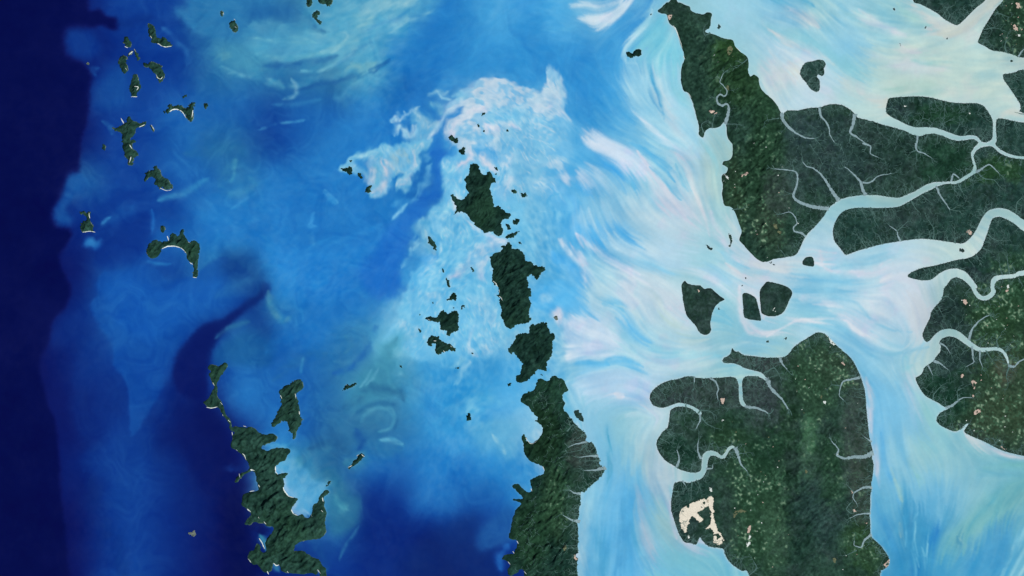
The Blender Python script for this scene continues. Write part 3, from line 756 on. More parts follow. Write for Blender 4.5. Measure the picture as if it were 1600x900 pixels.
FEAT = """
P F F N .9 3 -200,-200 132,-200 135,0 150,12 165,25 182,30 184,46 172,46 155,40 128,48 108,55 100,75 108,90 128,97 141,108 143,125 140,155 138,175 132,200 127,225 125,260 122,272 108,272 100,290 96,312 85,325 81,340 88,352 100,357 108,370 90,400 100,430 110,450 100,480 84,500 78,535 60,560 70,620 90,700 95,1100 -200,1100
P F F 12,50,128 .55 8 98,490 125,485 140,478 155,507 175,532 180,550 178,565 190,585 200,600 202,625 170,660 130,690 110,640 120,580 125,540 80,540
P F F 16,76,160 .8 2.2 150,442 162,425 200,418 225,412 245,420 265,440 300,430 345,400 385,420 400,455 350,492 312,510 287,535 272,562 265,590 247,620 230,650 205,680 202,640 202,620 200,600 190,585 178,567 180,550 175,532 155,507 142,477 152,457
P F F 18,88,180 .6 9 160,445 200,425 260,450 340,430 390,430 350,470 290,500 240,530 200,520 180,500
P F F 5,16,76 .8 14 296,640 305,690 325,750 345,800 352,880 360,1100 420,1100 400,900 385,790 372,740 355,700 335,640
P F F 9,42,112 .3 14 252,610 225,660 230,720 280,790 340,860 330,700 300,620
P F F 7,22,92 .6 9 408,438 400,458 350,493 312,511 287,537 272,562 264,592 263,625 280,690 320,770 362,770 372,745 355,700 335,648 318,620 322,590 328,560 338,535 362,500 402,470 418,455 422,442
P F F 7,22,92 .72 3 408,438 400,458 350,493 312,511 287,537 274,562 270,590 280,612 305,625 320,622 322,590 328,560 338,535 362,500 402,470 418,455 422,442
P 0 0 14,62,142 .8 6 410,180 520,170 600,230 640,330 560,370 470,360 420,330
P 0 0 42,116,176 .75 5 1090,50 1180,35 1170,-90 1700,-90 1600,240 1450,250 1300,220 1200,190 1150,130 1100,90
S 0 0 8,40,112 .6 55 730,155 850,130 950,125 1020,140
S 0 0 9,44,112 .6 30 1095,90 1140,140 1190,190
P 0 0 80,158,186 .5 9 1340,370 1340,290 1400,250 1600,230 1700,300 1650,480 1450,440
S 0 0 150,200,184 .7 50 1385,310 1390,370
S 0 0 120,190,210 .6 16 1380,410 1500,468 1620,492
S 0 0 50,120,190 .5 26 1010,170 1070,215 1100,260 1160,320 1170,400
P 0 0 20,80,156 .6 8 570,560 700,430 780,420 820,640 700,680 600,700
S 0 0 60,140,190 .5 14 640,760 680,790 700,840
S 0 0 50,130,190 .5 20 600,470 570,440 620,430
P 0 1 22,84,160 .8 5 430,190 500,180 560,260 480,320 430,390 420,440 470,480 400,520 345,500 325,450 345,400 385,350 400,260
P 0 1 40,124,200 .8 3 520,610 560,590 600,612 640,600 620,660 560,655 520,640
S 0 1 28,98,176 .6 90 600,570 690,510 740,450 830,400
S 0 1 60,140,205 .6 14 640,500 690,460
P 0 1 9,48,130 .8 8 740,480 850,450 940,400 946,600 880,700 700,760 620,780 600,720 640,600 720,560
S 0 1 30,110,196 .6 12 946,410 958,480 946,560
S 0 1 60,140,196 .7 28 990,352 1080,325 1180,300 1290,215
S 0 1 60,138,180 .5 44 1370,230 1400,180 1470,140 1480,90
S 0 1 66,144,186 .55 40 1560,200 1585,250 1540,300 1470,322 1400,300 1370,250
S 0 1 80,160,190 .5 12 1475,100 1460,200 1440,230 1400,215
S 0 1 60,140,205 .6 10 1440,405 1500,370 1600,300
S 0 1 40,110,160 .5 60 1150,60 1300,40 1450,30 1560,60
P 0 1 18,64,128 .65 11 1380,700 1500,640 1600,700 1700,800 1650,950 1500,930 1400,850
S 0 1 40,130,200 .5 14 920,730 1000,750 1060,745
P 0 2 22,88,150 .7 6 1330,400 1450,310 1600,250 1700,280 1680,480 1450,470 1340,470
S 0 2 44,112,160 .7 24 1350,310 1420,240 1500,215 1560,205
S 0 2 44,112,170 .5 60 1330,60 1420,20 1500,-30 1580,-60
P 0 3 15,66,146 .6 11 540,210 560,160 640,80 740,20 820,-60 960,-80 930,250 860,320 830,420 760,500 680,460 640,300
S 0 3 13,58,136 .7 60 640,60 560,180 520,240
S 0 3 10,46,116 .6 120 560,300 600,500 700,700 780,900
P 1 0 80,160,198 .6 9 300,140 420,60 600,60 800,0 820,-90 1150,-90 1060,90 960,140 880,220 820,300 760,380 640,430 520,350 400,330 200,370 0,350 -60,150
P 1 0 24,88,158 .6 10 -60,20 100,40 250,20 300,110 150,150 -60,130
S 1 0 110,184,204 .6 60 -20,160 150,165 300,180 420,200 520,230 560,260
S 1 0 150,206,214 .8 16 400,322 470,310 530,285 575,245 565,215 520,200
S 1 0 104,180,200 .7 24 0,335 100,352 200,365 350,345 480,300 560,270
S 1 0 110,190,206 .5 14 0,240 80,252 160,240 260,235 380,270
S 1 0 20,78,150 .7 34 0,412 120,405 260,395 400,380 500,350
S 1 0 30,100,170 .6 16 500,400 580,350 660,300 730,270
S 1 0 96,172,200 .8 34 -10,480 60,508 150,520 230,530
S 1 0 150,206,220 .8 20 215,490 240,528 242,575 215,600 170,605
S 1 0 110,184,208 .8 14 280,440 380,445 460,415 540,370 610,330
S 1 0 20,78,150 .6 20 250,560 400,520 540,500 680,450
S 1 0 84,160,196 .5 40 240,520 400,485 560,468 680,420 740,400 800,350
S 1 0 120,180,190 .6 30 590,400 650,420 740,390
S 1 0 24,88,160 .7 12 700,440 760,405 830,370
S 1 0 76,150,196 .6 40 490,620 540,585 620,550 700,480
S 1 0 50,124,186 .5 18 100,650 250,650 400,620
S 1 0 150,206,214 .7 80 660,90 740,50 850,40 950,10 1010,-30
S 1 0 130,196,214 .8 44 840,215 900,165 960,125 1030,112 1080,60
S 1 0 70,146,196 .7 14 700,190 800,150 880,120 960,60 1010,10
S 1 0 140,196,200 .5 60 620,100 680,140 740,120
S 1 0 140,200,206 .6 40 590,300 640,310 620,260 560,270
S 1 0 80,160,210 .6 9 30,805 120,780 200,765 300,755
S 1 0 16,66,134 .7 20 340,90 345,130 380,175 430,195
S 1 0 96,176,204 .7 70 440,200 500,180 560,180
P 1 0 34,120,196 .5 16 800,480 880,300 1000,160 1150,80 1300,60 1250,300 1150,420 1000,480
P F F 178,208,228 .92 1.8 697,160 702,147 712,150 722,142 736,143 748,130 755,126 765,131 775,129 800,125 812,126 824,133 832,144 842,146 850,136 853,118 859,103 868,110 875,122 879,140 880,160 884,180 888,200 885,225 880,262 840,262 800,256 770,262 740,255 726,240 705,226 695,205 696,190 704,180 694,172
P 2 0 110,188,226 .85 9 -30,700 60,680 160,720 280,740 360,800 380,950 200,1060 -60,1040 -80,850
S 1 0 196,214,228 .7 40 1260,600 1400,560 1500,540 1640,540
S 1 0 150,206,232 .7 16 1250,620 1340,610 1420,640
S 1 0 120,192,230 .7 16 1560,700 1640,730 1620,830
S 1 0 110,190,230 .6 24 1320,860 1400,840 1480,860
S 2 0 170,208,228 .6 50 90,600 200,600 280,560
S 2 0 150,212,238 .6 60 30,640 100,760 260,740
S 2 0 116,196,234 .5 90 190,800 300,720 340,860
S 2 0 140,204,232 .6 50 240,430 260,520 300,620
P 1 0 120,198,232 .85 4 1440,720 1500,670 1600,655 1660,760 1560,810 1480,800 1430,765
S 1 0 204,216,232 .8 22 1420,770 1500,810 1590,790 1660,810
S 1 0 160,208,234 .8 14 1480,700 1540,700 1600,730
S 1 0 52,132,206 .95 34 1110,890 1150,810 1190,745 1275,688
S 1 0 40,118,198 .9 60 1150,960 1140,880 1150,820
S 1 0 170,208,232 .9 26 1070,870 1140,775 1190,705 1280,640 1340,600
P 1 0 112,190,228 .8 4 1220,800 1300,790 1330,830 1290,870 1230,840
S 1 0 210,214,230 .8 40 1215,870 1260,790 1350,720 1440,670
S 1 0 120,196,228 .7 30 1220,600 1280,590 1320,610
S 1 0 170,212,230 .9 14 845,765 870,755 885,740 900,750 915,735
S 1 0 160,208,232 .9 14 920,702 930,720 950,720 962,698 975,690 990,702 1000,680 1022,668
S 1 0 170,214,232 .95 26 868,845 872,812 900,795 925,812 940,838 965,842 985,820 985,780
P 1 0 110,186,222 .8 3 1000,670 1040,700 1080,740 1135,760 1090,840 1040,900 940,960 985,820 990,740
S 1 0 160,206,222 .85 24 1005,672 1030,722 1080,770 1135,762
S 1 0 150,206,226 .8 22 1095,585 1140,575 1170,590 1195,572
S 1 0 110,186,216 .8 36 1100,640 1130,680 1155,710
S 1 0 40,122,198 .8 18 1090,670 1110,720 1150,740
P 1 1 128,200,226 .85 2 525,148 560,108 620,58 700,28 800,18 870,5 960,-20 1110,-40 1060,50 1025,130 1000,200 960,270 920,285 882,275 890,240 930,175 875,200 850,215 832,265 780,310 712,328 680,300 700,250 715,205 690,215 640,200 600,190 560,180
P 1 1 44,126,200 .9 4 620,120 700,95 720,150 700,200 670,195 640,160
S 1 1 150,212,230 .8 22 600,80 700,60 780,70
S 1 1 196,206,220 .85 30 700,240 740,180 720,130 780,100
S 1 1 206,204,218 .9 36 800,100 830,150 800,200 790,260 720,300
S 1 1 90,180,210 .8 24 740,130 760,180 740,240
S 1 1 150,190,204 .8 70 880,40 910,110 900,170
S 1 1 200,208,222 .8 22 990,40 990,110 970,190 930,250 900,262
S 1 1 110,190,226 .8 16 930,130 960,160 930,220
S 1 1 100,180,228 .7 26 860,200 830,270
P 1 1 26,100,194 .85 6 1140,-40 1200,30 1250,60 1262,130 1195,150 1162,200 1170,280 1110,350 1070,440 1000,500 960,600 900,760 900,850 880,950 700,950 640,800 760,600 850,480 960,390 1040,320 1090,240 1110,150 1120,60
S 1 1 110,184,224 .7 28 1095,140 1070,220 1030,290 1010,330
S 1 1 100,176,222 .6 50 1080,60 1100,90
S 1 1 120,194,232 .7 14 945,370 915,400 885,430 850,462
S 1 1 90,170,224 .5 30 1010,350 940,350 860,370
S 1 1 110,186,222 .85 46 1045,480 1020,530 1040,570
S 1 1 130,200,230 .85 20 990,570 980,600 1005,625 985,660
S 1 1 130,200,230 .85 20 965,650 955,690 935,730 912,770
S 1 1 80,170,230 .6 14 365,430 350,510 380,522
S 1 1 90,180,230 .65 12 430,290 470,330 512,372
S 1 1 80,160,214 .5 24 350,560 355,620
S 1 1 60,140,200 .5 16 30,570 60,590
S 1 1 40,130,206 .5 24 380,600 500,600 640,560 780,490
P 1 1 34,124,208 .6 12 100,640 400,640 640,590 830,480 760,620 640,760 600,930 150,960 60,760
S 1 1 60,150,220 .4 14 300,800 360,860 320,900
P F F 108,194,232 .8 3 694,262 690,300 672,330 667,345 670,375 682,397 662,415 640,432 628,455 622,482 614,508 596,530 625,548 690,575 745,570 775,540 800,510 830,420 830,360 800,270 760,250 715,240
S 1 1 140,212,236 .8 44 1180,310 1190,180 1215,165 1245,210 1225,330 1180,480 1170,620
S 1 1 100,184,228 .7 26 1200,230 1210,290 1190,380
S 1 1 196,220,236 .7 18 1240,445 1300,430 1350,480 1420,558 1520,592
S 1 1 196,208,228 .75 46 1560,605 1450,640 1330,740 1200,790
S 1 1 180,208,230 .7 30 1440,700 1400,800 1440,880
S 1 1 70,160,226 .7 40 1030,740 1100,720 1130,700
S 1 1 80,170,226 .6 50 960,900 1050,780 1130,720
P 1 1 74,168,226 .95 4 1370,15 1480,15 1530,80 1470,125 1390,100
S 1 1 200,210,228 .9 34 1330,30 1350,90 1440,110 1500,180
S 1 1 210,208,224 .8 26 1270,250 1290,160 1330,90
S 1 1 208,220,234 .7 50 1560,80 1580,200 1560,330
S 1 1 180,214,234 .7 40 1500,260 1540,360 1590,400
S 1 1 210,222,232 .8 16 1225,330 1245,380 1255,420
S 1 1 170,200,212 .8 20 1060,540 1080,640 1110,690
S 1 1 96,180,220 .7 36 1070,500 1060,580 1090,680
S 1 2 120,200,234 .7 30 940,30 900,160 850,240 800,315
S 1 2 90,170,206 .5 60 960,270 900,300 830,320 760,420
S 1 2 64,132,170 .7 30 880,310 820,380 830,430
S 1 2 190,206,226 .5 60 1060,30 1100,60 1150,20
S 1 2 180,204,226 .4 40 1330,60 1390,100 1340,180
S 1 2 180,210,230 .5 14 1360,230 1330,330 1340,400 1390,430
S 1 2 96,178,222 .8 50 1450,60 1440,250 1460,330 1430,420
S 1 2 150,206,232 .7 30 1420,20 1440,140 1430,280 1440,370
S 1 2 130,200,230 .7 24 1470,80 1530,230 1550,330 1570,400
P 1 2 52,144,206 .7 10 1000,480 1100,445 1230,450 1320,470 1430,420 1520,440 1540,640 1400,760 1250,900 1100,900 1150,740 1060,560
S 1 2 120,194,224 .8 30 1220,490 1260,470 1290,450
S 1 2 110,186,224 .7 16 1240,600 1280,530 1330,470
S 1 2 100,190,226 .6 70 1330,780 1440,700 1540,720
P 1 2 36,106,168 .7 10 470,270 560,230 700,190 740,240 680,400 620,470 520,500 460,470 480,380
S 1 2 66,134,180 .55 24 600,250 670,280 690,350 650,420 570,470 490,460
S 1 2 60,128,170 .5 20 560,300 590,350 560,410
S 1 2 24,90,170 .6 30 740,230 720,340 660,420 600,500 480,530
S 1 2 44,108,160 .6 60 120,570 230,480 330,430 450,420
S 1 2 60,144,196 .5 12 285,530 300,440
P 1 2 60,138,172 .7 9 560,680 640,560 740,460 800,330 900,290 940,350 900,440 880,560 900,640 760,700 620,740
S 1 2 30,88,140 .7 50 930,700 900,640 800,625 700,640 600,720 540,740
S 1 2 74,150,186 .45 14 650,830 680,775 760,745 840,765 862,825 830,880 760,895
S 1 2 28,90,146 .45 22 600,810 650,755 760,718 860,735 895,800 860,880
S 1 2 90,164,196 .5 9 650,620 700,570 720,510
S 1 2 90,164,196 .5 9 690,612 740,560 762,500
S 1 2 120,196,220 .5 50 860,380 910,400 960,380
S 1 2 110,190,220 .5 30 880,470 900,540
P 1 2 12,54,126 .6 9 -60,60 40,130 90,190 110,280 70,330 20,270 -60,250
S 1 2 80,146,176 .7 30 70,15 85,100 125,170 175,205 205,180
S 1 2 30,120,200 .5 80 300,50 200,160 150,300 60,400
P 1 3 44,116,160 .8 7 200,90 260,130 300,230 400,330 360,380 300,330 200,240 160,180
P 1 3 84,164,210 .85 2.5 40,85 200,82 150,205 130,260 190,270 170,340 230,400 260,430 230,480 250,510 330,540 350,470 400,400 440,320 370,300 320,240 250,180 260,120
S 1 3 176,206,228 .7 24 125,225 130,262 175,275 170,345 230,408 250,445 225,490 260,520 300,512 330,535
S 1 3 60,130,170 .7 70 270,240 290,160 370,110 460,100
S 1 3 26,82,136 .75 40 330,95 400,75 500,70 590,120 600,180
P 1 3 42,110,152 .8 6 370,250 460,245 540,310 600,390 655,410 660,470 640,560 560,620 470,650 450,560 440,420 480,330
S 1 3 76,148,176 .6 26 440,300 490,360 500,430 560,480
S 1 3 84,160,182 .6 40 520,460 560,480
S 1 3 20,76,150 .7 40 620,-20 665,60 640,110
S 1 3 96,174,208 .75 16 780,50 860,45 910,72
S 1 3 60,130,160 .8 70 560,205 640,180 680,130
S 1 3 44,112,164 .6 100 700,60 820,110 900,60
P 1 3 96,176,214 .7 9 1330,-60 1650,-60 1620,150 1560,175 1500,110 1400,130
S 1 3 150,206,220 .6 14 1480,20 1540,90 1560,140
P 1 3 30,104,184 .7 12 960,480 1050,340 1150,300 1250,400 1230,540 1180,570 1100,480 1000,520
P 1 3 11,42,108 .75 14 1080,640 1200,560 1290,510 1400,490 1400,600 1500,700 1540,960 1000,960 900,800
P 1 3 26,84,156 .8 6 1400,600 1500,520 1600,470 1620,620 1540,700 1400,745 1370,700
S 1 3 50,120,170 .55 14 630,600 600,650 570,690 530,790
S 1 3 10,48,128 .6 120 700,460 800,520 760,640
S 1 3 30,96,180 .7 34 1530,900 1522,770 1570,700
S 1 3 30,96,150 .6 60 240,700 340,700 400,760 440,860
S 1 3 6,10,70 .9 60 -20,560 40,600 30,640
S 1 3 6,10,70 .9 60 -20,830 30,880
S 1 3 60,150,180 .9 26 30,650 60,700 65,730
S 1 3 50,130,170 .9 26 110,820 135,860
S 1 3 60,150,176 .9 22 60,560 95,590
S 1 3 50,130,180 .9 24 395,855 420,890
S 0 3 26,80,160 .7 60 1460,200 1465,250
S 2 0 120,196,232 .7 120 120,860 260,900 330,1000
S 2 0 96,184,230 .6 90 320,780 340,960
P 2 0 206,224,234 .95 2.5 420,145 480,85 560,65 620,55 640,30 680,-60 800,-60 740,50 670,110 600,150 520,158
S 2 0 200,222,234 .7 26 370,42 450,30 560,35 640,10
S 2 0 50,138,208 .9 60 880,-40 850,90 780,165 720,235 695,300
P 2 0 120,206,224 .85 5 870,90 960,100 1000,190 1040,260 1080,350 1060,440 980,460 880,410 860,370 760,320 790,250 850,180
S 2 0 176,222,236 .85 18 880,60 860,130 800,210 745,265 712,300 703,350 722,388 790,400
S 2 0 150,214,232 .7 50 900,20 870,120 800,220
P 2 0 164,216,234 .75 6 705,390 860,375 1000,425 1060,470 1075,580 1120,650 1150,760 1200,900 1150,1000 1000,930 880,830 780,740 700,580 705,450
S 2 0 90,180,218 .85 20 850,400 880,500 920,610 952,750
S 2 0 60,150,205 .6 8 870,470 905,600 948,720
S 2 0 196,212,222 .7 40 900,450 930,560 980,700 1040,850
S 2 0 130,208,220 .8 30 1010,450 1040,560 1080,620
S 2 0 86,176,224 .6 12 180,185 300,180 400,165
S 2 0 80,170,226 .4 60 220,220 400,240
S 2 0 206,224,238 .8 16 760,700 850,780 930,850 1000,900
S 2 0 150,208,218 .7 60 1240,870 1290,830 1300,900
P 2 1 206,222,238 .95 3 450,-50 500,-68 580,-58 660,-15 720,30 780,60 830,110 830,165 780,190 700,170 640,120 560,70 470,20
S 2 1 74,172,232 .85 56 500,80 560,110 640,160 730,220 790,300
S 2 1 60,158,228 .6 40 560,130 640,165
P 2 1 186,220,238 .65 6 110,240 200,215 300,255 340,320 380,380 430,440 520,450 600,420 620,500 720,520 760,560 800,640 900,660 1000,600 1100,700 1000,820 700,700 560,640 430,560 360,540 390,440 300,330 180,290
S 2 1 210,218,232 .85 44 330,165 330,210
S 2 1 210,222,236 .85 44 405,160 450,215 490,270
S 2 1 200,220,234 .6 40 480,150 560,220 600,280
S 2 1 66,166,230 .95 34 400,235 430,290 485,318
S 2 1 94,184,236 .85 76 230,320 340,330 375,410 340,480 400,520 520,610
S 2 1 120,200,236 .8 22 250,330 300,310 360,370 340,440 290,450 260,400
S 2 1 70,166,220 .7 12 215,370 235,330 290,310
P 2 1 78,176,232 .9 4 530,490 640,500 720,535 780,600 805,655 740,630 670,590 570,580 545,660 480,610 500,540
S 2 1 170,216,236 .7 80 570,620 650,650 700,640
S 2 1 208,222,236 .85 26 290,590 350,670 440,760 465,900
S 2 1 212,222,236 .8 26 400,560 470,620 560,680 640,730 800,820
S 2 1 216,216,230 .9 16 375,640 420,710 450,760
S 2 1 78,176,236 .85 66 250,680 330,760 400,820 430,930
S 2 1 140,210,238 .7 44 640,700 740,725 880,770 1000,830
S 2 1 216,212,226 .85 16 780,40 860,150 940,260 1020,370 1090,480
S 2 1 206,212,226 .7 20 830,160 900,270 960,350 1040,440
S 2 1 208,210,220 .7 16 1040,90 1100,200 1160,340 1210,470 1240,580
S 2 1 218,206,222 .85 60 930,370 990,410
S 2 1 218,206,222 .8 40 1075,430 1110,480
S 2 1 90,182,226 .85 16 830,20 900,110 970,170 1020,230
S 2 1 104,188,224 .8 12 860,140 940,220 1000,290 1060,350
S 2 1 90,186,222 .85 18 1025,120 1060,220 1105,295
S 2 1 130,200,214 .7 22 1200,20 1255,80 1275,200
S 2 1 96,188,224 .7 50 720,210 770,290
S 2 1 150,206,230 .7 18 870,330 900,400
S 2 1 60,160,220 .7 70 700,-30 790,10 830,40
S 2 1 214,214,226 .85 24 1240,420 1280,520 1340,640 1420,740
S 2 1 200,214,214 .8 50 1350,420 1405,520 1420,640 1490,730 1600,762
S 2 1 220,210,216 .8 18 1340,740 1420,810
S 2 1 130,200,226 .8 22 1310,670 1400,760 1480,780
S 2 1 120,192,224 .8 50 1240,790 1320,830 1400,870
S 2 1 212,224,234 .7 40 1100,800 1180,810 1280,830 1340,890
S 2 1 216,214,218 .8 60 1400,800 1500,820 1600,850
S 2 1 160,208,222 .7 30 1420,770 1500,800 1600,790
S 2 1 150,204,210 .6 90 1290,30 1310,130 1290,300
P 2 2 84,182,236 .8 5 230,-30 400,-30 440,80 500,150 400,165 300,150 200,160 120,120 120,-30
S 2 2 170,214,236 .7 50 170,40 230,100
S 2 2 216,208,222 .85 26 255,190 300,150 300,230
S 2 2 96,188,236 .9 50 640,70 700,170 760,260 820,350 880,405
S 2 2 110,194,230 .8 30 570,100 650,100 700,150
P 2 2 198,218,236 .85 4 330,190 480,165 600,220 700,340 640,400 560,430 440,442 330,450 320,330
P 2 2 186,214,238 .75 8 400,530 560,500 700,480 830,520 900,560 860,620 850,700 700,720 500,720 400,640
S 2 2 88,184,232 .9 28 340,470 440,458 520,475 600,485
S 2 2 88,184,232 .9 22 600,485 580,455 620,435 700,440 760,470 820,500
S 2 2 130,202,238 .8 40 400,520 470,500 560,495
S 2 2 230,226,232 .8 30 640,660 700,680
S 2 2 180,216,224 .5 14 900,250 1000,330 1150,380 1350,360 1500,330
S 2 2 194,222,226 .6 14 640,100 760,150 860,250 980,330 1100,400
S 2 2 188,214,206 .6 60 900,80 950,190 1050,270 1150,330
S 2 2 130,206,226 .7 30 860,380 980,400 1100,400 1300,420
S 2 2 212,208,218 .6 60 1020,40 1030,120 1060,200
P 2 2 112,190,214 .85 4 1265,110 1330,85 1345,180 1300,250 1255,250 1250,160
S 2 2 226,218,226 .95 26 1425,-10 1425,110 1435,190 1480,265 1560,285 1650,265
S 2 2 222,214,220 .9 22 1500,30 1540,70 1560,130 1568,190
S 2 2 130,198,214 .7 44 1350,60 1390,160 1430,260 1520,310
S 2 2 220,214,226 .8 50 830,700 870,770 900,800
S 2 2 150,204,210 .6 90 620,850 720,820 850,830
S 2 2 96,180,214 .7 30 330,640 350,740 400,830
S 3 2 110,186,218 .85 40 150,40 300,25 420,25 560,-10
S 3 2 120,194,214 .8 66 150,120 280,150 400,160
S 3 2 140,198,222 .9 14 420,20 560,100 640,200 760,255 900,275
S 3 2 218,222,230 .7 30 200,70 330,80 460,110
S 3 2 226,222,230 .9 12 -10,305 100,240 200,200 330,190 410,180
S 3 2 226,222,230 .85 22 375,130 430,165 500,200 530,250 600,300
S 3 2 120,198,224 .8 40 280,215 380,225 440,210
S 3 2 120,190,218 .7 50 390,260 480,330 560,420 600,520 640,640
S 3 2 150,204,224 .8 18 640,270 760,350 900,380 1000,330
S 3 2 120,190,216 .6 20 600,440 700,420 850,400 1000,370
S 3 2 210,214,226 .7 90 540,200 620,260 680,330
S 3 2 216,208,214 .8 110 900,60 960,160 920,280
S 3 2 120,200,214 .6 30 860,420 840,500 900,480
P 3 2 118,192,228 .7 12 620,600 760,560 900,640 930,800 950,960 640,960 620,740
S 3 2 196,210,224 .6 50 880,540 905,680 885,850
S 3 2 140,204,204 .7 60 960,740 1020,850 1100,920
S 3 2 214,208,216 .7 20 610,560 630,700 640,900
S 3 1 110,188,222 .85 44 180,850 320,860 480,850 640,870
S 3 1 220,216,228 .8 20 300,740 420,800 600,790 760,720
S 3 1 216,216,228 .8 18 560,830 700,780 820,740
S 3 1 222,216,226 .8 30 700,860 790,800 900,850
S 3 1 130,196,222 .6 24 400,780 560,740 760,670
S 3 1 216,210,220 .7 30 320,660 340,740
S 3 1 130,196,216 .7 50 150,700 190,710
S 3 1 216,214,214 .7 90 0,740 100,750 200,790
P 3 0 126,198,212 .75 7 -60,150 100,170 250,210 420,330 560,420 610,515 520,515 420,450 380,380 250,330 120,250 -60,200
S 3 0 220,208,204 .8 70 140,420 160,460
S 3 0 222,216,206 .7 30 370,380 410,400
S 3 0 222,214,206 .7 50 430,490 520,540 620,580 720,630
S 3 0 80,170,208 .8 26 20,-10 80,20 130,50
S 3 0 80,170,208 .8 22 170,-10 240,10 290,45
S 3 0 222,216,216 .7 50 60,60 160,100 300,120
S 3 0 216,216,218 .7 20 0,180 120,250 260,320 380,370
P 3 0 188,214,204 .75 12 600,300 900,250 1300,300 1450,380 1500,560 1500,720 1300,640 900,600 760,600 640,500
S 3 0 206,212,224 .6 60 640,330 780,360 940,440 1100,440
S 3 0 150,206,202 .7 20 900,370 1000,400 1150,390
S 3 0 160,206,190 .6 80 760,540 900,560 1050,560
S 3 0 150,206,212 .6 60 500,50 640,120 760,200 900,260
S 3 0 206,214,222 .7 30 560,60 700,150 860,230
S 3 0 216,200,188 .75 70 1080,210 1180,190 1260,110 1360,40 1440,-30
S 3 0 224,214,206 .8 30 900,30 1050,150 1140,190
S 3 0 170,214,204 .7 30 800,20 900,110 1000,160
S 3 0 226,208,204 .7 20 980,175 1020,190
S 3 0 204,212,220 .7 60 20,350 30,500 60,620
S 3 0 216,206,214 .7 14 820,280 880,320 960,330
S 3 0 220,210,196 .8 30 740,610 730,680 760,720
S 3 0 220,210,200 .7 20 1440,740 1500,700 1600,730
S 3 0 196,202,190 .8 60 1480,370 1600,380 1700,400
P 2 3 172,194,208 .75 5 900,100 1030,230 1190,270 1000,320 985,420 880,400 820,330 850,200
S 2 3 170,198,204 .7 90 900,-20 850,100 830,220
S 2 3 100,182,218 .75 50 600,-60 605,150 600,300
S 2 3 60,150,190 .5 10 600,20 610,120 620,240 600,320
S 2 3 84,172,218 .75 80 600,350 560,420 545,560 500,700 470,900
S 2 3 66,150,204 .85 56 680,500 690,620 700,740 640,900
S 2 3 60,150,200 .7 40 560,600 560,760 540,900
S 2 3 80,166,208 .7 16 740,560 765,680 840,820 880,900
S 2 3 130,190,214 .8 14 770,420 770,560 800,720 880,860
S 2 3 178,192,208 .75 40 790,360 800,480 815,600 850,720 900,800
S 2 3 150,190,192 .6 90 890,480 950,560 980,700
P 2 3 120,194,208 .8 6 980,740 1200,740 1300,760 1340,800 1450,880 1500,1000 900,1000 930,800
S 2 3 214,202,224 .8 44 1000,600 1050,680 1150,715 1200,690 1240,720
S 2 3 206,196,220 .6 18 985,430 1000,560 1040,670
S 2 3 214,196,208 .6 18 900,110 950,170 1010,215
S 2 3 150,196,216 .7 50 430,400 440,600 430,960
S 2 3 200,200,220 .5 20 395,740 400,790
S 2 3 96,180,216 .6 60 900,820 1000,880 1100,900
S 3 3 196,200,216 .7 30 665,80 680,200 675,270
S 3 3 86,172,222 .8 26 705,0 720,100 730,200 780,330 820,450
S 3 3 116,188,220 .7 60 780,0 800,100 850,200
S 3 3 66,150,204 .75 56 690,400 720,520 740,620 800,720
P 3 3 56,140,190 .8 6 800,440 860,360 900,380 880,490 980,480 1000,590 1100,560 1130,400 1160,500 1080,620 1070,720 1010,760 980,960 860,960 840,640
S 3 3 150,200,196 .75 24 785,290 810,370 835,430
S 3 3 130,196,196 .6 20 930,270 980,320
S 3 3 34,116,196 .8 60 1060,590 1040,720
S 3 3 30,110,186 .7 60 900,880 980,870
S 3 3 140,180,186 .6 12 815,560 830,660
S 3 3 110,190,220 .8 8 840,520 860,640 862,720
S 3 3 120,196,220 .8 9 920,560 910,700 940,850
S 3 3 120,196,220 .8 8 960,720 980,780 1000,700
S 3 3 110,190,220 .6 8 900,560 940,500
P 3 3 112,178,182 .75 9 1090,620 1200,560 1300,450 1500,300 1700,200 1700,330 1500,520 1380,600 1280,700 1150,770 1080,700
P 3 3 56,138,194 .75 6 1300,720 1400,600 1530,530 1525,640 1500,780 1440,960 1240,960 1220,800 1200,700
S 3 3 30,110,170 .5 18 1180,650 1190,690 1220,710
S 3 3 124,184,192 .8 16 1190,660 1230,715 1310,760 1290,800
S 3 3 140,206,222 .85 18 1440,930 1520,740 1640,560
S 3 3 130,200,220 .8 14 1500,930 1570,780 1640,660
S 3 3 140,206,222 .8 16 1560,930 1640,790
S 3 3 70,156,206 .7 14 1480,900 1550,740 1620,640
S 3 3 110,178,180 .6 30 1300,240 1450,210 1640,200
S 3 3 96,170,190 .5 10 1250,620 1320,500 1440,400
S 3 3 140,206,210 .5 60 900,60 1000,100 1100,130
S 3 3 206,206,214 .7 20 1240,30 1340,75 1440,125 1600,165
S 3 3 120,190,200 .5 50 1200,100 1400,180 1600,230
"""
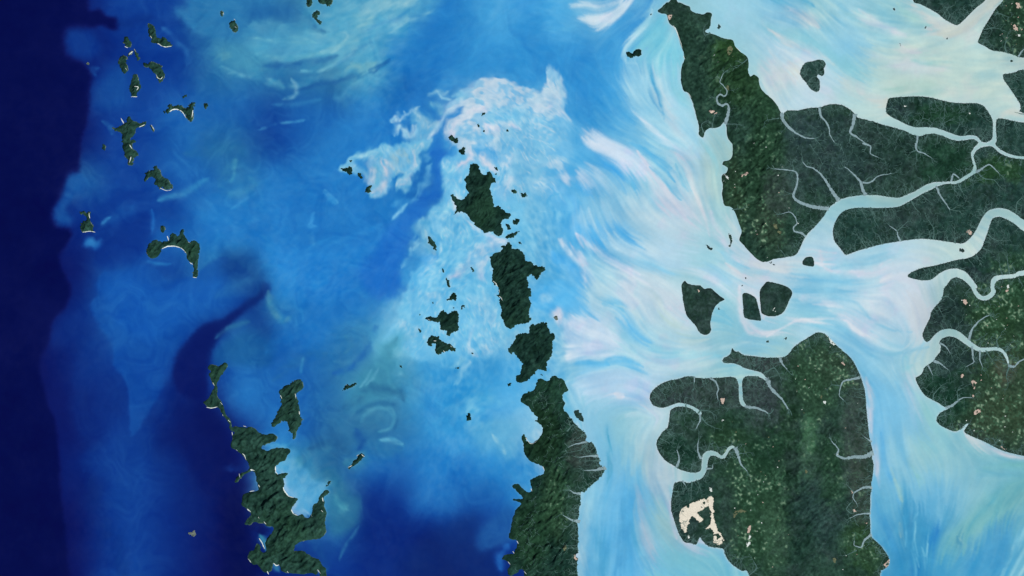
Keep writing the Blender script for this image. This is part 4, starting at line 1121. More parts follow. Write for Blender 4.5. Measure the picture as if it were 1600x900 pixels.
# current directions (guides for the streaks), in map sheet readings
FLOW = """2 2 900,450 1200,440 1600,500
2 3 640,0 640,900
2 3 480,400 460,900
2 3 850,600 950,800
3 3 760,0 800,300 860,900
3 3 950,0 950,900
3 3 1150,100 1100,800
3 3 1250,900 1600,400
3 2 750,900 760,600
3 2 900,300 1000,200 1050,50
3 2 -100,130 200,100 600,0
3 1 600,500 1000,650
3 1 0,800 500,880
3 0 0,0 600,500
3 0 300,0 900,300
3 0 700,0 1100,200
3 0 700,400 1400,420
3 0 800,550 1400,600
3 0 200,600 700,640
2 0 1300,50 1600,300
2 1 1100,0 1300,400 1450,650
2 1 700,0 1100,500
2 1 500,200 900,650 1200,780
2 1 100,200 500,600
2 1 1000,700 1500,850
1 0 -100,300 300,330 600,250 1000,0
1 0 700,500 1100,200
1 1 200,600 600,550 900,400
1 1 500,800 1000,200
0 0 700,800 1000,700 1600,500
0 1 800,400 1200,200 1600,100
0 2 600,500 700,100 1200,50
0 3 700,0 600,900
0 3 200,0 300,900
1 3 1000,0 1050,900
1 3 1400,0 1500,500
1 2 1300,300 1300,800
1 2 200,300 800,-100
"""
X0, Y0, SW, SH = -60, -60, 1720, 1020          # sea raster: map points, one sample each
def colour_of(t): return np.array(PAL[t] if t in PAL else tuple(map(float, t.split(','))), float)
def polydist(pts, gx, gy):
    """distance to a polyline, position along it, and local direction"""
    p = np.asarray(pts); d = np.full(gx.shape, 1e9); tt = np.zeros(gx.shape)
    n = len(p) - 1
    for i in range(n):
        ax, ay = p[i]; vx, vy = p[i + 1] - p[i]; L = vx * vx + vy * vy + 1e-9
        t = np.clip(((gx - ax) * vx + (gy - ay) * vy) / L, 0, 1)
        e = np.hypot(gx - ax - t * vx, gy - ay - t * vy)
        m = e < d; d[m] = e[m]; tt[m] = (i + t[m]) / n
    return d, tt
def paint_sea():
    rows = [list(r[:32].ljust(32, r[-1])) for r in GRID.split('\n')]
    def put(j, i0, i1, a, b):
        for i in range(i0, i1):
            if a in ('*', rows[j][i]): rows[j][i] = b
    put(5, 2, 3, '*', 'c'); put(6, 6, 12, 'B', 'b'); put(7, 6, 12, 'B', 'b'); put(8, 6, 9, 'd', 'c'); put(9, 6, 11, 'B', 'b'); put(9, 8, 9, '*', 'c')
    put(14, 4, 5, '*', 'd'); put(15, 4, 5, '*', 'd'); put(16, 3, 5, '*', 'd'); put(17, 3, 5, '*', 'd'); put(14, 5, 6, '*', 'D'); put(15, 5, 6, '*', 'D'); put(16, 5, 6, '*', 'D')
    for j in (14, 15, 16, 17):
        put(j, 27, 32, 'm', 'q'); put(j, 27, 32, 'M', 'Q')
        if j > 15: put(j, 27, 32, 'L', 'q')
    for j in (5, 6, 7, 8):                       # the azure shelf
        put(j, 8, 12, '*', 'b')
    g = np.array([[PAL[ch] for ch in r] for r in rows], float)
    g = np.pad(g, ((2, 2), (2, 2), (0, 0)), mode='edge')
    ys = (np.arange(SH) + Y0 - 25) / 50.0 + 2; xs = (np.arange(SW) + X0 - 25) / 50.0 + 2
    YY, XX = np.meshgrid(ys, xs, indexing='ij')
    img = bilin(g, YY, XX)
    img = np.stack([blur(img[..., k], 14) for k in range(3)], -1)
    cx = np.zeros((SH, SW)); cy = np.zeros((SH, SW)); cw = np.zeros((SH, SW))
    def guide(pts, wd, wt):
        nonlocal cx, cy, cw
        p = spline(pts, 12.0); r = 4 * wd
        x0 = int(max(0, p[:, 0].min() - r - X0)); x1 = int(min(SW, p[:, 0].max() + r - X0))
        y0 = int(max(0, p[:, 1].min() - r - Y0)); y1 = int(min(SH, p[:, 1].max() + r - Y0))
        x0 -= x0 % 4; y0 -= y0 % 4
        if x1 - x0 < 8 or y1 - y0 < 8: return
        gx, gy = np.meshgrid(np.arange(x0, x1, 4) + X0, np.arange(y0, y1, 4) + Y0)
        for i in range(len(p) - 1):
            mx, my = (p[i] + p[i + 1]) / 2; dx, dy = p[i + 1] - p[i]; a = 2 * math.atan2(dy, dx)
            wgt = wt * np.exp(-((gx - mx) ** 2 + (gy - my) ** 2) / (2 * wd * wd))
            cx[y0:y1:4, x0:x1:4] += wgt * math.cos(a); cy[y0:y1:4, x0:x1:4] += wgt * math.sin(a); cw[y0:y1:4, x0:x1:4] += wgt
    breakup = fbm(SH, SW, 13, 71, 3, 0.6)
    for ln in FLOW.strip().split('\n'):
        c, r, s = ln.split(' ', 2); guide(S(int(c), int(r), s), 45, 0.3)
    def features(img, again):
        for ln in FEAT.strip().split('\n'):
            k, c, r, col, al, wd, s = ln.split(' ', 6)
            if again and (k == 'P' or float(wd) > 36): continue
            pts = F(s) if c == 'F' else S(int(c), int(r), s)
            col = colour_of(col); al = float(al); wd = float(wd)
            if k == 'P':
                p = spline(pts, 4.0, True); bl = wd; pad = int(4 * bl) + 3
            else:
                p = spline(pts, 4.0); wd = wd / 4; pad = int(wd * 1.6) + 4
                if again: al *= 0.62; wd *= 0.8
                else: guide(pts, max(10, wd * 1.5), 1.0)
            x0 = int(max(0, p[:, 0].min() - pad - X0)); x1 = int(min(SW, p[:, 0].max() + pad - X0))
            y0 = int(max(0, p[:, 1].min() - pad - Y0)); y1 = int(min(SH, p[:, 1].max() + pad - Y0))
            if x1 - x0 < 3 or y1 - y0 < 3: continue
            if k == 'P':
                a = al * blur(cover(p, x0 + X0, y0 + Y0, x1 - x0, y1 - y0, 2), bl * 0.9)
            else:
                gx, gy = np.meshgrid(np.arange(x0, x1) + X0, np.arange(y0, y1) + Y0)
                if again:      # the filament wanders a little
                    gx = gx + 3.0 * wa[y0:y1, x0:x1]; gy = gy + 3.0 * wb[y0:y1, x0:x1]
                d, t = polydist(p, gx, gy)
                mx = p[:, 0].mean()
                al *= 0.55 if mx < 560 else 0.8 if mx < 690 else 0.9
                hw = wd * 0.66 * (0.25 + 0.75 * np.sqrt(np.clip(4 * t * (1 - t), 0, 1))) + (0.6 if again else 0.9)
                a = al * np.exp(-(d / hw) ** 2 * 0.8) * np.clip(0.85 + 1.1 * breakup[y0:y1, x0:x1], 0.1, 1.1)
            img[y0:y1, x0:x1] = img[y0:y1, x0:x1] * (1 - a[..., None]) + col * a[..., None]
    wa = wb = None
    features(img, False)
    # directions on a coarse raster, then streaks carried along them
    cx4, cy4, cw4 = cx[::4, ::4], cy[::4, ::4], cw[::4, ::4]
    for s_ in (10, 25):
        cx4 = cx4 + 0.15 * blur(cx4, s_); cy4 = cy4 + 0.15 * blur(cy4, s_)
    ang = np.arctan2(cy4, cx4) / 2
    swirl = fbm(*cx4.shape, 14, 5, 3) * 0.9
    ang = ang + swirl * 0.6
    vx, vy = np.cos(ang), np.sin(ang)
    YY, XX = np.meshgrid(np.arange(SH, dtype=float), np.arange(SW, dtype=float), indexing='ij')
    src = (0.7 * noise(SH, SW, 2.6, 11) + 0.8 * noise(SH, SW, 5.5, 12) + 0.5 * noise(SH, SW, 11, 13))
    H4, W4 = vx.shape
    def direction(y, x):
        i = np.clip((y / 4 + 0.5).astype(int), 0, H4 - 1); j = np.clip((x / 4 + 0.5).astype(int), 0, W4 - 1)
        return vy[i, j], vx[i, j]
    # turbulent mixing of the fronts
    wa = fbm(SH, SW, 24, 21, 5, 0.58); wb = fbm(SH, SW, 24, 22, 5, 0.58)
    lum = img.mean(-1); bright = np.clip((lum - 90) / 90, 0, 1)
    amp = 3.0 + 4.5 * bright
    img = bilin(img, YY + amp * wa * 1.4, XX + amp * wb * 1.4)
    def region(x0, x1, y0, y1, f=16.0):
        X, Y = XX + X0, YY + Y0
        return np.clip((X - x0) / f, 0, 1) * np.clip((x1 - X) / f, 0, 1) * np.clip((Y - y0) / f, 0, 1) * np.clip((y1 - Y) / f, 0, 1)
    cu = fbm(SH, SW, 13, 23, 3, 0.6); cv = fbm(SH, SW, 13, 24, 3, 0.6)
    curly = np.maximum(region(520, 900, 95, 320), 0.8 * region(612, 790, 300, 590))
    img = bilin(img, YY + 8 * curly * cu, XX + 8 * curly * cv)
    qq = noise(SH + 200, SW + 200, 11, 25)
    m_ = bilin(qq, YY + 100 + 26 * cu + 20 * wa, XX + 100 + 26 * cv + 20 * wb)
    pale = np.clip((img.mean(-1) - 150) / 30, 0, 1)
    hole = np.clip((m_ - 0.12) * 3.0, 0, 1) * curly * pale * 0.6
    img = img * (1 - hole[..., None]) + np.array([104, 184, 228.0]) * hole[..., None]
    wisp = np.exp(-((m_ + 0.15) / 0.09) ** 2) * curly * pale * 0.55
    img = img * (1 - wisp[..., None]) + np.array([206, 220, 232.0]) * wisp[..., None]
    # shear: every streamline carries the water of its siltiest or clearest stretch along with it
    reach = 0.5 + 0.8 * np.clip((XX + X0 - 880) / 60, 0, 1)
    reach = np.where((XX + X0 > 1090) & (YY + Y0 < 190), 1.0, reach)
    calm = np.clip((XX + X0 - 860) / 60, 0, 1)                       # the open west is little sheared
    calm = np.maximum(calm, 0.5 * ((XX + X0 > 300) & (YY + Y0 < 110)))
    calm = blur(calm, 10)
    reach = reach * (0.35 + 0.65 * calm); beta = 0.7 + 1.3 * calm
    sharp = noise(SH, SW, 2.2, 14) + 0.7 * noise(SH, SW, 4.4, 15)
    acc = src.copy(); w0 = np.exp(beta * sharp); cs = img * w0[..., None]; ws = w0.copy()
    for sgn in (1, -1):
        y, x = YY.copy(), XX.copy(); py_, px_ = direction(y, x); py_, px_ = py_ * sgn, px_ * sgn
        for k in range(13):
            dy, dx = direction(y, x); f = np.where(dy * py_ + dx * px_ < 0, -1.0, 1.0)
            py_, px_ = dy * f, dx * f
            y = y + py_ * 1.4 * reach; x = x + px_ * 1.4 * reach
            yi = np.clip(y.astype(int), 0, SH - 1); xi = np.clip(x.astype(int), 0, SW - 1)
            acc += src[yi, xi]
            wk = np.exp(beta * sharp[yi, xi]) * (1 - k / 15.0)
            cs += img[yi, xi] * wk[..., None]; ws += wk
    img = cs / ws[..., None]
    features(img, True)
    streak = blur(acc / acc.std(), 0.5)
    lum = img.mean(-1)
    mb = np.clip((lum - 70) / 35, 0, 1) * np.clip((175 - lum) / 50, 0, 1)
    img[..., 0] += 5 * mb; img[..., 1] += 9 * mb; img[..., 2] += 1 * mb
    # suspended silt drawn out in filaments: brighter streaks paler, gaps bluer
    k = 0.08 + 0.92 * np.clip((lum - 95) / 100, 0, 1)
    k = k * (0.75 + 0.7 * fbm(SH, SW, 60, 31, 2)) * (1 - 0.5 * ((XX + X0 > 640) & (XX + X0 < 900) & (YY + Y0 < 330)))
    big = fbm(SH, SW, 40, 41, 4, 0.6)
    s = np.clip(streak, -2.2, 2.2)
    img[..., 0] += k * s * 13.0 + big * (3 + 5 * k)
    img[..., 1] += k * s * 7.0 + big * (5 + 3 * k)
    img[..., 2] += k * s * 2.5 + big * (5 + 1 * k)
    # slow eddies: folded filaments of thin silt in the open blue water
    ea = fbm(SH, SW, 44, 81, 3, 0.5); eb = fbm(SH, SW, 44, 82, 3, 0.5)
    q = noise(SH + 200, SW + 200, 26, 83)
    ed = bilin(q, YY + 100 + 70 * ea, XX + 100 + 70 * eb)
    q2 = noise(SH + 200, SW + 200, 9, 84)
    ed2 = bilin(q2, YY + 100 + 60 * ea + 14 * wa, XX + 100 + 60 * eb + 14 * wb)
    mid = np.clip((lum - 42) / 40, 0, 1) * np.clip((185 - lum) / 50, 0, 1)
    fil = np.exp(-(ed / 0.10) ** 2) * 0.35 + ed * 0.7 + 0.6 * ed2
    img += (mid * fil * (0.45 + 0.15 * np.clip((640 - XX - X0) / 100, 0, 1)))[..., None] * np.array([8, 11, 7.0])
    pk = np.clip(fbm(SH, SW, 18, 51, 3) * 2.2 - 0.5, 0, 1) * np.clip((lum - 185) / 25, 0, 1)
    img += pk[..., None] * np.array([7, -3, 0.0])
    br_ = np.clip((lum - 130) / 60, 0, 1)[..., None]; img = img * (1 - 0.10 * br_) + (img.mean(-1, keepdims=True) + np.array([-6, 3, 4.0])) * 0.10 * br_
    # the whitest water is cream to grey-blue, seldom pink
    ex = np.clip(img[..., 0] - img[..., 1] + 12, 0, 60) * 0.6
    img[..., 0] -= ex; img[..., 1] += ex * 0.15; img[..., 0] -= 3 * np.clip((lum - 170) / 30, 0, 1)
    # pale mud stirred up along the eastern shores, thin surf of silt round the central islands
    land = np.zeros((SH, SW))
    for i_, it in enumerate(ISLES):
        p = crinkle(it[2], it[1], 100 + i_)
        land = np.maximum(land, cover(p, X0, Y0, SW, SH, 1)) if True else land
    near = np.clip(blur(land, 1.6) * 2.4, 0, 1); wide = np.clip(blur(land, 6) * 1.6, 0, 1)
    east = np.clip((XX + X0 - 985) / 30, 0, 1); br = 0.65 + 0.7 * fbm(SH, SW, 20, 91, 3)
    a = np.clip(near * (0.55 * east + 0.16 * (1 - east) * np.clip((lum - 60) / 60, 0, 1)) * br, 0, 0.8)[..., None]
    img = img * (1 - a) + np.array([200, 214, 218.0]) * a
    a = np.clip(wide * 0.22 * east * br, 0, 1)[..., None]
    img = img * (1 - a) + np.array([180, 204, 206.0]) * a
    soft = np.stack([blur(img[..., c_], 1.6) for c_ in range(3)], -1)
    img = img + 0.75 * (img - soft)
    return np.clip(img, 2, 245)
# ------------------------------------------------------------------ build the sea
GAIN = 1.0            # albedo needed for a surface to read at its surveyed colour under this sun and sky
sea_img = paint_sea()
def build_sea():
    st = 1.25
    xs = np.arange(X0, X0 + SW - 1, st); ys = np.arange(Y0, Y0 + SH - 1, st)
    far = np.array([6, 20, 60, 160, 400, 1000, 2500, 6000, 14000.0])
    gx = np.concatenate([xs[0] - far[::-1], xs, xs[-1] + far]); gy = np.concatenate([ys[0] - far[::-1], ys, ys[-1] + far])
    GX, GY = np.meshgrid(gx, gy)
    col = bilin(sea_img, GY - Y0, GX - X0)
    # beyond the surveyed sheet the water turns into open sea / turbid gulf, without the fine streaks
    d = np.maximum(np.maximum(X0 - GX, GX - (X0 + SW)), np.maximum(Y0 - GY, GY - (Y0 + SH)))
    soft = np.stack([blur(col[..., k], 12) for k in range(3)], -1)
    wgt = np.clip(d / 60.0, 0, 1)[..., None]
    col = col * (1 - wgt) + soft * wgt
    h, w = GX.shape
    v = np.stack([wx(GX), wy(GY), np.zeros_like(GX)], -1).reshape(-1, 3)
    idx = np.arange(h * w).reshape(h, w)
    f = np.stack([idx[:-1, :-1], idx[1:, :-1], idx[1:, 1:], idx[:-1, 1:]], -1).reshape(-1, 4)
    o = mesh_obj('sea', v, f, M_WATER, attrs={'sediment': lin(col).reshape(-1, 3) * GAIN})
    tag(o, "sea surface grading from navy ocean to pale silty estuary water", "sea", kind='structure')
build_sea()

# ------------------------------------------------------------------ build the land
# ground cover zones (map point centre, radii, seen colour, share of farmed specks)
ZONES = [
 (1300,235,120,60,(40,60,60),0.0),(1390,215,70,45,(30,54,46),0.0),(1245,250,40,60,(41,63,58),0.0),(1475,255,50,35,(26,58,42),0.15),(1240,200,40,22,(43,65,64),0.0),
 (1138,75,22,20,(58,96,48),0.5),(1150,300,22,70,(42,64,44),0.8),(1200,340,26,50,(48,66,50),0.9),(1160,110,50,60,(34,62,36),0.25),(1200,200,30,90,(36,66,44),0.35),(1180,260,20,60,(30,56,38),0.3),
 (1215,300,22,40,(51,67,60),0.2),
 (1100,610,90,30,(51,65,62),0.0),(1050,625,40,16,(47,59,60),0.0),(1180,600,40,40,(51,65,64),0.05),(1185,560,60,14,(57,67,66),0.0),(1205,640,36,40,(53,65,66),0.05),(1110,660,40,30,(30,58,42),0.1),
 (1070,700,36,24,(24,54,42),0.0),(1140,690,36,30,(38,66,44),0.7),(1270,590,46,60,(44,72,50),0.95),(1310,570,36,30,(48,70,52),0.8),(1190,740,60,70,(36,66,44),0.8),
 (1180,830,40,60,(38,68,46),0.8),(1262,700,16,60,(64,104,74),0.3),(1236,700,9,130,(20,44,30),0.0),(1228,650,14,60,(30,58,38),0.2),(1285,790,46,70,(36,60,56),0.0),(1215,830,24,60,(50,80,58),0.45),(1250,850,20,60,(26,52,42),0.05),
 (1300,730,30,60,(36,66,46),0.35),(1340,690,24,120,(58,72,66),0.2),(1345,760,16,90,(56,70,60),0.4),(1350,850,34,40,(40,70,40),0.6),(1070,800,24,50,(26,52,46),0.0),(1085,760,30,22,(26,54,46),0.0),
 (1200,700,26,40,(26,56,38),0.3),
 (1560,550,60,60,(44,68,46),0.7),(1540,650,60,45,(52,70,50),0.9),(1590,620,40,80,(52,72,50),0.8),(1480,610,40,50,(18,50,36),0.0),(1480,500,40,50,(30,50,48),0.0),(1490,560,50,18,(34,54,52),0.0),(1560,480,50,50,(38,66,40),0.8),
 (1570,575,20,20,(72,76,60),0.3),(1500,690,40,20,(48,60,52),0.5),
 (1580,40,40,60,(34,58,40),0.7),(1545,60,30,50,(26,52,42),0.1),(1560,260,50,20,(34,66,36),0.5),(1580,430,40,40,(34,64,42),0.6),(1450,175,70,20,(26,58,38),0.05),(1405,170,20,16,(36,60,60),0.0),
 (1500,380,60,20,(44,62,58),0.0),(1420,330,60,14,(45,65,60),0.0),(1520,430,40,14,(40,58,58),0.0),
 (905,700,22,36,(53,63,58),0.0),(928,725,16,22,(40,56,52),0.0),(870,780,24,60,(40,66,44),0.45),(830,830,30,60,(28,56,36),0.05),(850,680,30,60,(28,54,34),0.05),(900,800,12,80,(36,58,50),0.1),
]
BASE = dict(hill=(22,48,40), hillw=(34,64,54), mixs=(25,53,44), delta=(32,60,53), mixe=(38,62,54), penin=(35,62,50), cult=(32,58,48), se=(35,60,48), south=(37,64,52), bare=(112,122,112))
RELIEF = dict(hill=0.62, hillw=0.85, mixs=0.6, delta=0.0, mixe=0.05, penin=0.42, cult=0.02, se=0.08, south=0.3, bare=0.08)
STRUCT = ('penin', 'se', 'south', 'cult')
NRH, NRW = 1140, 1760                     # noise rasters over the whole map
NZ = {}
def world_noise(key, fn):
    if key not in NZ: NZ[key] = fn()
    return NZ[key]
def samp(key, fn, gy, gx): return bilin(world_noise(key, fn), gy + 80, gx + 80)
def hill_mask(style, gx, gy):
    if style == 'penin':
        m = np.clip((1235 + 12 * np.sin(gy / 30) - gx) / 26, 0, 1)
        m = np.maximum(m * 1.0, 0)
        return m * np.clip((gy - 10) / 40, 0.3, 1)
    if style == 'south':
        return np.clip(1 - np.hypot((gx - 1262) / 62, (gy - 770) / 150), 0, 1) ** 0.5 + 0.12
    if style == 'mixs':
        return np.clip((905 - gx - np.clip(gy - 740, 0, 200) * 0.05) / 18, 0.0, 1) if True else 1
    if style == 'se': return np.clip((gx - 1500) / 60, 0, 1) * np.clip((gy - 560) / 40, 0, 1)
    return np.ones_like(gx)

def drape(px, py, L):
    """height of land L at map points"""
    return bilin(L['z'], (py - L['y0']) * L['n'], (px - L['x0']) * L['n'])
def ribbon(name, pts, w0, w1, mat, L, parent, lift=0.02, wob=0.0, seed=0):
    p = spline(pts, 1.5); n = len(p)
    rng = np.random.default_rng(seed)
    if wob:
        k = np.cumsum(rng.normal(0, wob, (n, 2)), 0) if False else rng.normal(0, wob, (n, 2))
        k = (k + np.roll(k, 1, 0) + np.roll(k, -1, 0)) / 3
        k[0] = 0; p = p + k
    t = np.gradient(p, axis=0); t /= np.linalg.norm(t, axis=1)[:, None] + 1e-9
    nr = np.stack([-t[:, 1], t[:, 0]], 1)
    s = np.linspace(0, 1, n)
    w = (w0 * (1 - s) ** 1.3 + w1 * (1 - (1 - s) ** 1.3)) * (1 + 0.18 * rng.normal(0, 1, n)) / 2
    if mat is M_BEACH: w *= np.sqrt(np.clip(4 * s * (1 - s) + 0.15, 0, 1))
    rows = [p + nr * w[:, None], p, p - nr * w[:, None]]
    v = []
    for q in rows:
        z = np.maximum(drape(q[:, 0], q[:, 1], L), -0.004) + lift
        v.append(np.stack([wx(q[:, 0]), wy(q[:, 1]), z], 1))
    v = np.vstack(v); i = np.arange(n - 1)
    f = np.vstack([np.stack([i + k * n, i + k * n + n, i + k * n + n + 1, i + k * n + 1], 1) for k in (0, 1)])
    return mesh_obj(name, v, f, mat, parent)
def sheet(name, pts, mat, L, parent, rough=0.2, seed=0, lift=0.016, label=None):
    q = spline(pts, 1.3, True); q = q + np.random.default_rng(seed).normal(0, min(0.5, 0.06 * np.ptp(q, axis=0).max()), q.shape)
    p = crinkle(q, rough, seed); n = 4
    x0, y0 = math.floor(p[:, 0].min()) - 1, math.floor(p[:, 1].min()) - 1
    w = int((math.ceil(p[:, 0].max()) + 1 - x0) * n); h = int((math.ceil(p[:, 1].max()) + 1 - y0) * n)
    c = cover(p, x0, y0, w, h, 2, n) > 0.5
    gx, gy = np.meshgrid(x0 + np.arange(w) / n, y0 + np.arange(h) / n)
    hz = samp('hz', lambda: fbm(NRH, NRW, 2.6, 171, 1), gy, gx)
    if c.sum() > 60: c &= hz > (-0.85 if mat is M_SAND else -0.42)
    if not c.any(): return None
    gx, gy = np.meshgrid(x0 + np.arange(w + 1) / n - 0.5 / n, y0 + np.arange(h + 1) / n - 0.5 / n)
    z = drape(gx, gy, L) + lift
    idx = np.arange((h + 1) * (w + 1)).reshape(h + 1, w + 1)
    f = np.stack([idx[:-1, :-1], idx[1:, :-1], idx[1:, 1:], idx[:-1, 1:]], -1)[c]
    u, inv = np.unique(f, return_inverse=True)
    v = np.stack([wx(gx), wy(gy), z], -1).reshape(-1, 3)[u]
    o = mesh_obj(name, v, inv.reshape(-1, 4), mat, parent)
    if label: o['label'] = label
    return o

LANDS = []
def near_any(pts, gx, gy, width):
    m = np.zeros(gx.shape)
    for q in pts:
        q = np.asarray(spline(q, 5.0))
        if q[:, 0].max() < gx.min() - 9 or q[:, 0].min() > gx.max() + 9 or q[:, 1].max() < gy.min() - 9 or q[:, 1].min() > gy.max() + 9: continue
        a = (q[:, 0] - gx[0, 0]); b = (q[:, 1] - gy[0, 0]); n = 1.0 / max(1e-6, gx[0, 1] - gx[0, 0])
        i0 = max(0, int((b.min() - 9) * n)); i1 = min(gx.shape[0], int((b.max() + 9) * n)); j0 = max(0, int((a.min() - 9) * n)); j1 = min(gx.shape[1], int((a.max() + 9) * n))
        if i1 <= i0 or j1 <= j0: continue
        d, _ = polydist(q, gx[i0:i1, j0:j1], gy[i0:i1, j0:j1])
        m[i0:i1, j0:j1] = np.maximum(m[i0:i1, j0:j1], np.clip(1.6 - d / width, 0, 1))
    return m
def build_land(k, style, rough, pts, label, cat, group):
    p = crinkle(pts, rough, 100 + k)
    p = p[(np.arange(len(p)))]
    lo = np.maximum(p.min(0) - 4, (-70, -70)); hi = np.minimum(p.max(0) + 4, (1668, 968))
    size = (hi - lo).max()
    n = 4 if size < 22 else 3 if size < 60 else 2 if size < 170 else 1
    x0, y0 = int(math.floor(lo[0])), int(math.floor(lo[1]))
    w = int((math.ceil(hi[0]) - x0) * n) + 1; h = int((math.ceil(hi[1]) - y0) * n) + 1
    c = blur(cover(p, x0, y0, w, h, 4, n), 0.75)
    gx, gy = np.meshgrid(x0 + np.arange(w) / n, y0 + np.arange(h) / n)
    # distance inland, in map points
    d = np.zeros((h, w)); m = c > 0.5
    for i in range(int(30 * n)):
        if not m.any(): break
        d += m; e = m.copy()
        e[1:] &= m[:-1]; e[:-1] &= m[1:]; e[:, 1:] &= m[:, :-1]; e[:, :-1] &= m[:, 1:]
        if i % 2:
            e[1:, 1:] &= m[:-1, :-1]; e[:-1, :-1] &= m[1:, 1:]; e[1:, :-1] &= m[:-1, 1:]; e[:-1, 1:] &= m[1:, :-1]
        m = e
    d = blur(d / n, 0.8)
    rid = 1 - np.abs(samp('r1', lambda: fbm(NRH, NRW, 11, 61, 2, 0.5), gy, gx)) * 2.4
    rid2 = 1 - np.abs(samp('r2', lambda: fbm(NRH, NRW, 5.0, 62, 2, 0.5), gy, gx)) * 2.2
    # spurs and ravines running down to the south-west
    u = (gx - gy) / 1.414; t_ = (gx + gy) / 1.414
    NR = world_noise('rr', lambda: fbm(2000, 1900, 5.6, 161, 3, 0.55))
    ridge = 1 - np.abs(bilin(NR, t_ * 1.0 + 130 + 7 * samp('b0', lambda: fbm(NRH, NRW, 30, 163, 2), gy, gx), u * 0.42 + 700)) * 2.6
    rid2 = 0.35 * rid2 + 0.65 * ridge
    big = samp('b', lambda: fbm(NRH, NRW, 34, 63, 3, 0.5), gy, gx)
    fine = samp('f', lambda: fbm(NRH, NRW, 3.4, 64, 2, 0.6), gy, gx)
    hm = hill_mask(style, gx, gy) * (1 - 0.9 * near_any([q for q, _, _ in CREEKS], gx, gy, 4.0))
    A = RELIEF[style]; rise = 1 - np.exp(-d / (6.0 if size < 60 else 9.0))
    z = A * hm * rise * (0.28 + 0.26 * rid + 0.42 * rid2 + 0.25 * big)
    z = np.maximum(z, 0.0) + 0.012 * (1 + fine) * np.clip(d, 0, 1) * (1 if style in ('delta', 'south', 'penin', 'se', 'cult') else 1.5)
    edge = np.clip((c - 0.5) * 2, -1, 1)
    z = np.where(c < 0.5, edge * 0.08, z * np.clip(edge * 1.2, 0, 1) + 0.03 * np.clip(edge * 2, 0, 1))
    # ground cover colour
    col = np.broadcast_to(np.array(BASE[style], float), (h, w, 3)).copy()
    sp = np.full((h, w), dict(south=0.12, penin=0.12, cult=0.1, hillw=0.0).get(style, 0.02))
    if style in ('south', 'penin', 'se', 'cult', 'delta', 'mixs', 'mixe'):
        qx = gx + 7 * big + 5 * fine; qy = gy + 9 * rid - 5
        for zx, zy, rx, ry, zc, zs in ZONES:
            r2 = ((qx - zx) / rx) ** 2 + ((qy - zy) / ry) ** 2
            a = 0.9 / (1 + np.exp((r2 - 0.9) * 4.0))
            col = col * (1 - a[..., None]) + np.array(zc, float) * a[..., None]
            sp = sp * (1 - a) + zs * a
    if style in ('delta', 'south', 'penin', 'se', 'cult', 'mixe'):     # mangrove fringe and its veins of mud
        low = 1 - np.clip(hm, 0, 1) if style == 'penin' else 1.0
        fr = np.clip(1 - d / 9.0, 0, 1) * low * 0.45
        col = col * (1 - fr[..., None]) + np.array((44, 60, 58.0)) * fr[..., None]
        v = samp('v', lambda: fbm(NRH, NRW, 9, 65, 3, 0.6), gy, gx)
        vein = np.exp(-(v / 0.035) ** 2) * (1 - sp) * low * np.clip(d / 3, 0, 1) * 0.3
        pur = np.clip(samp('pu', lambda: fbm(NRH, NRW, 16, 66, 4, 0.6), gy, gx) * 2.2, 0, 1) * low * (1 - sp) * 0.5
        col = col * (1 - pur[..., None]) + np.array((50, 66, 64.0)) * pur[..., None]
        col = col * (1 - vein[..., None]) + np.array((84, 104, 104.0)) * vein[..., None]
    mot = samp('mot', lambda: fbm(NRH, NRW, 2.6, 77, 1), gy, gx) * 8 + samp('mo2', lambda: fbm(NRH, NRW, 7, 78, 3, 0.6), gy, gx) * 13
    if style != 'bare': col = np.clip(col + (mot * np.where(sp < 0.3, 1.0, 0.6))[..., None] * np.array([0.85, 1.1, 0.95]) + np.array([2, 3, 4.0]), 8, 255)
    if style in ('hill', 'hillw', 'mixs'):
        g = np.clip(big + 0.4 * rid2 - 0.1, 0, 1)[..., None] * 0.5
        col = col * (1 - g) + np.array((38, 72, 50.0)) * g
        shore = np.clip(1 - d / 1.6, 0, 1) * np.clip(samp('sh', lambda: fbm(NRH, NRW, 5, 67, 3, 0.7), gy, gx) * 2.5 - 0.1, 0, 1)
        shore = shore * (0.8 if style == 'hillw' else 0.35)
        col = col * (1 - shore[..., None]) + np.array((150, 160, 130.0)) * shore[..., None]
    s1 = samp('s1', lambda: noise(NRH, NRW, 2.0, 68), gy, gx); s2 = samp('s2', lambda: fbm(NRH, NRW, 8.0, 69, 3, 0.6), gy, gx)
    lt = np.clip((s1 * 0.7 + s2 * 0.9 - 0.42 + 0.26 * sp) * 4.0, 0, 1) * np.clip(sp * 1.7, 0, 1) * 0.7
    col = col * (1 - lt[..., None]) + np.array((62, 100, 76.0)) * lt[..., None]
    dk = np.clip(-(s1 + s2) * 1.2 - 0.1, 0, 1) * 0.35
    col = col * (1 - dk[..., None]) + np.array((18, 42, 28.0)) * dk[..., None]
    pl = np.clip((s1 + 0.8 * s2 - 1.2 + 0.3 * sp) * 5, 0, 1) * np.clip(sp * 1.6, 0, 1) * 0.8
    col = col * (1 - pl[..., None]) + np.array((136, 160, 132.0)) * pl[..., None]
    keep = c > 0.02
    cell = keep[:-1, :-1] | keep[1:, :-1] | keep[:-1, 1:] | keep[1:, 1:]
    idx = np.arange(h * w).reshape(h, w)
    f = np.stack([idx[:-1, :-1], idx[1:, :-1], idx[1:, 1:], idx[:-1, 1:]], -1)[cell]
    if not len(f): return
    u, inv = np.unique(f, return_inverse=True)
    v = np.stack([wx(gx), wy(gy), z], -1).reshape(-1, 3)[u]
    name = {'islet': 'islet', 'rock': 'sea_rock', 'peninsula': 'peninsula_terrain', 'mainland': 'mainland_terrain'}.get(cat, 'delta_land' if 'land' in cat and cat != 'island' else 'island')
    parent = None
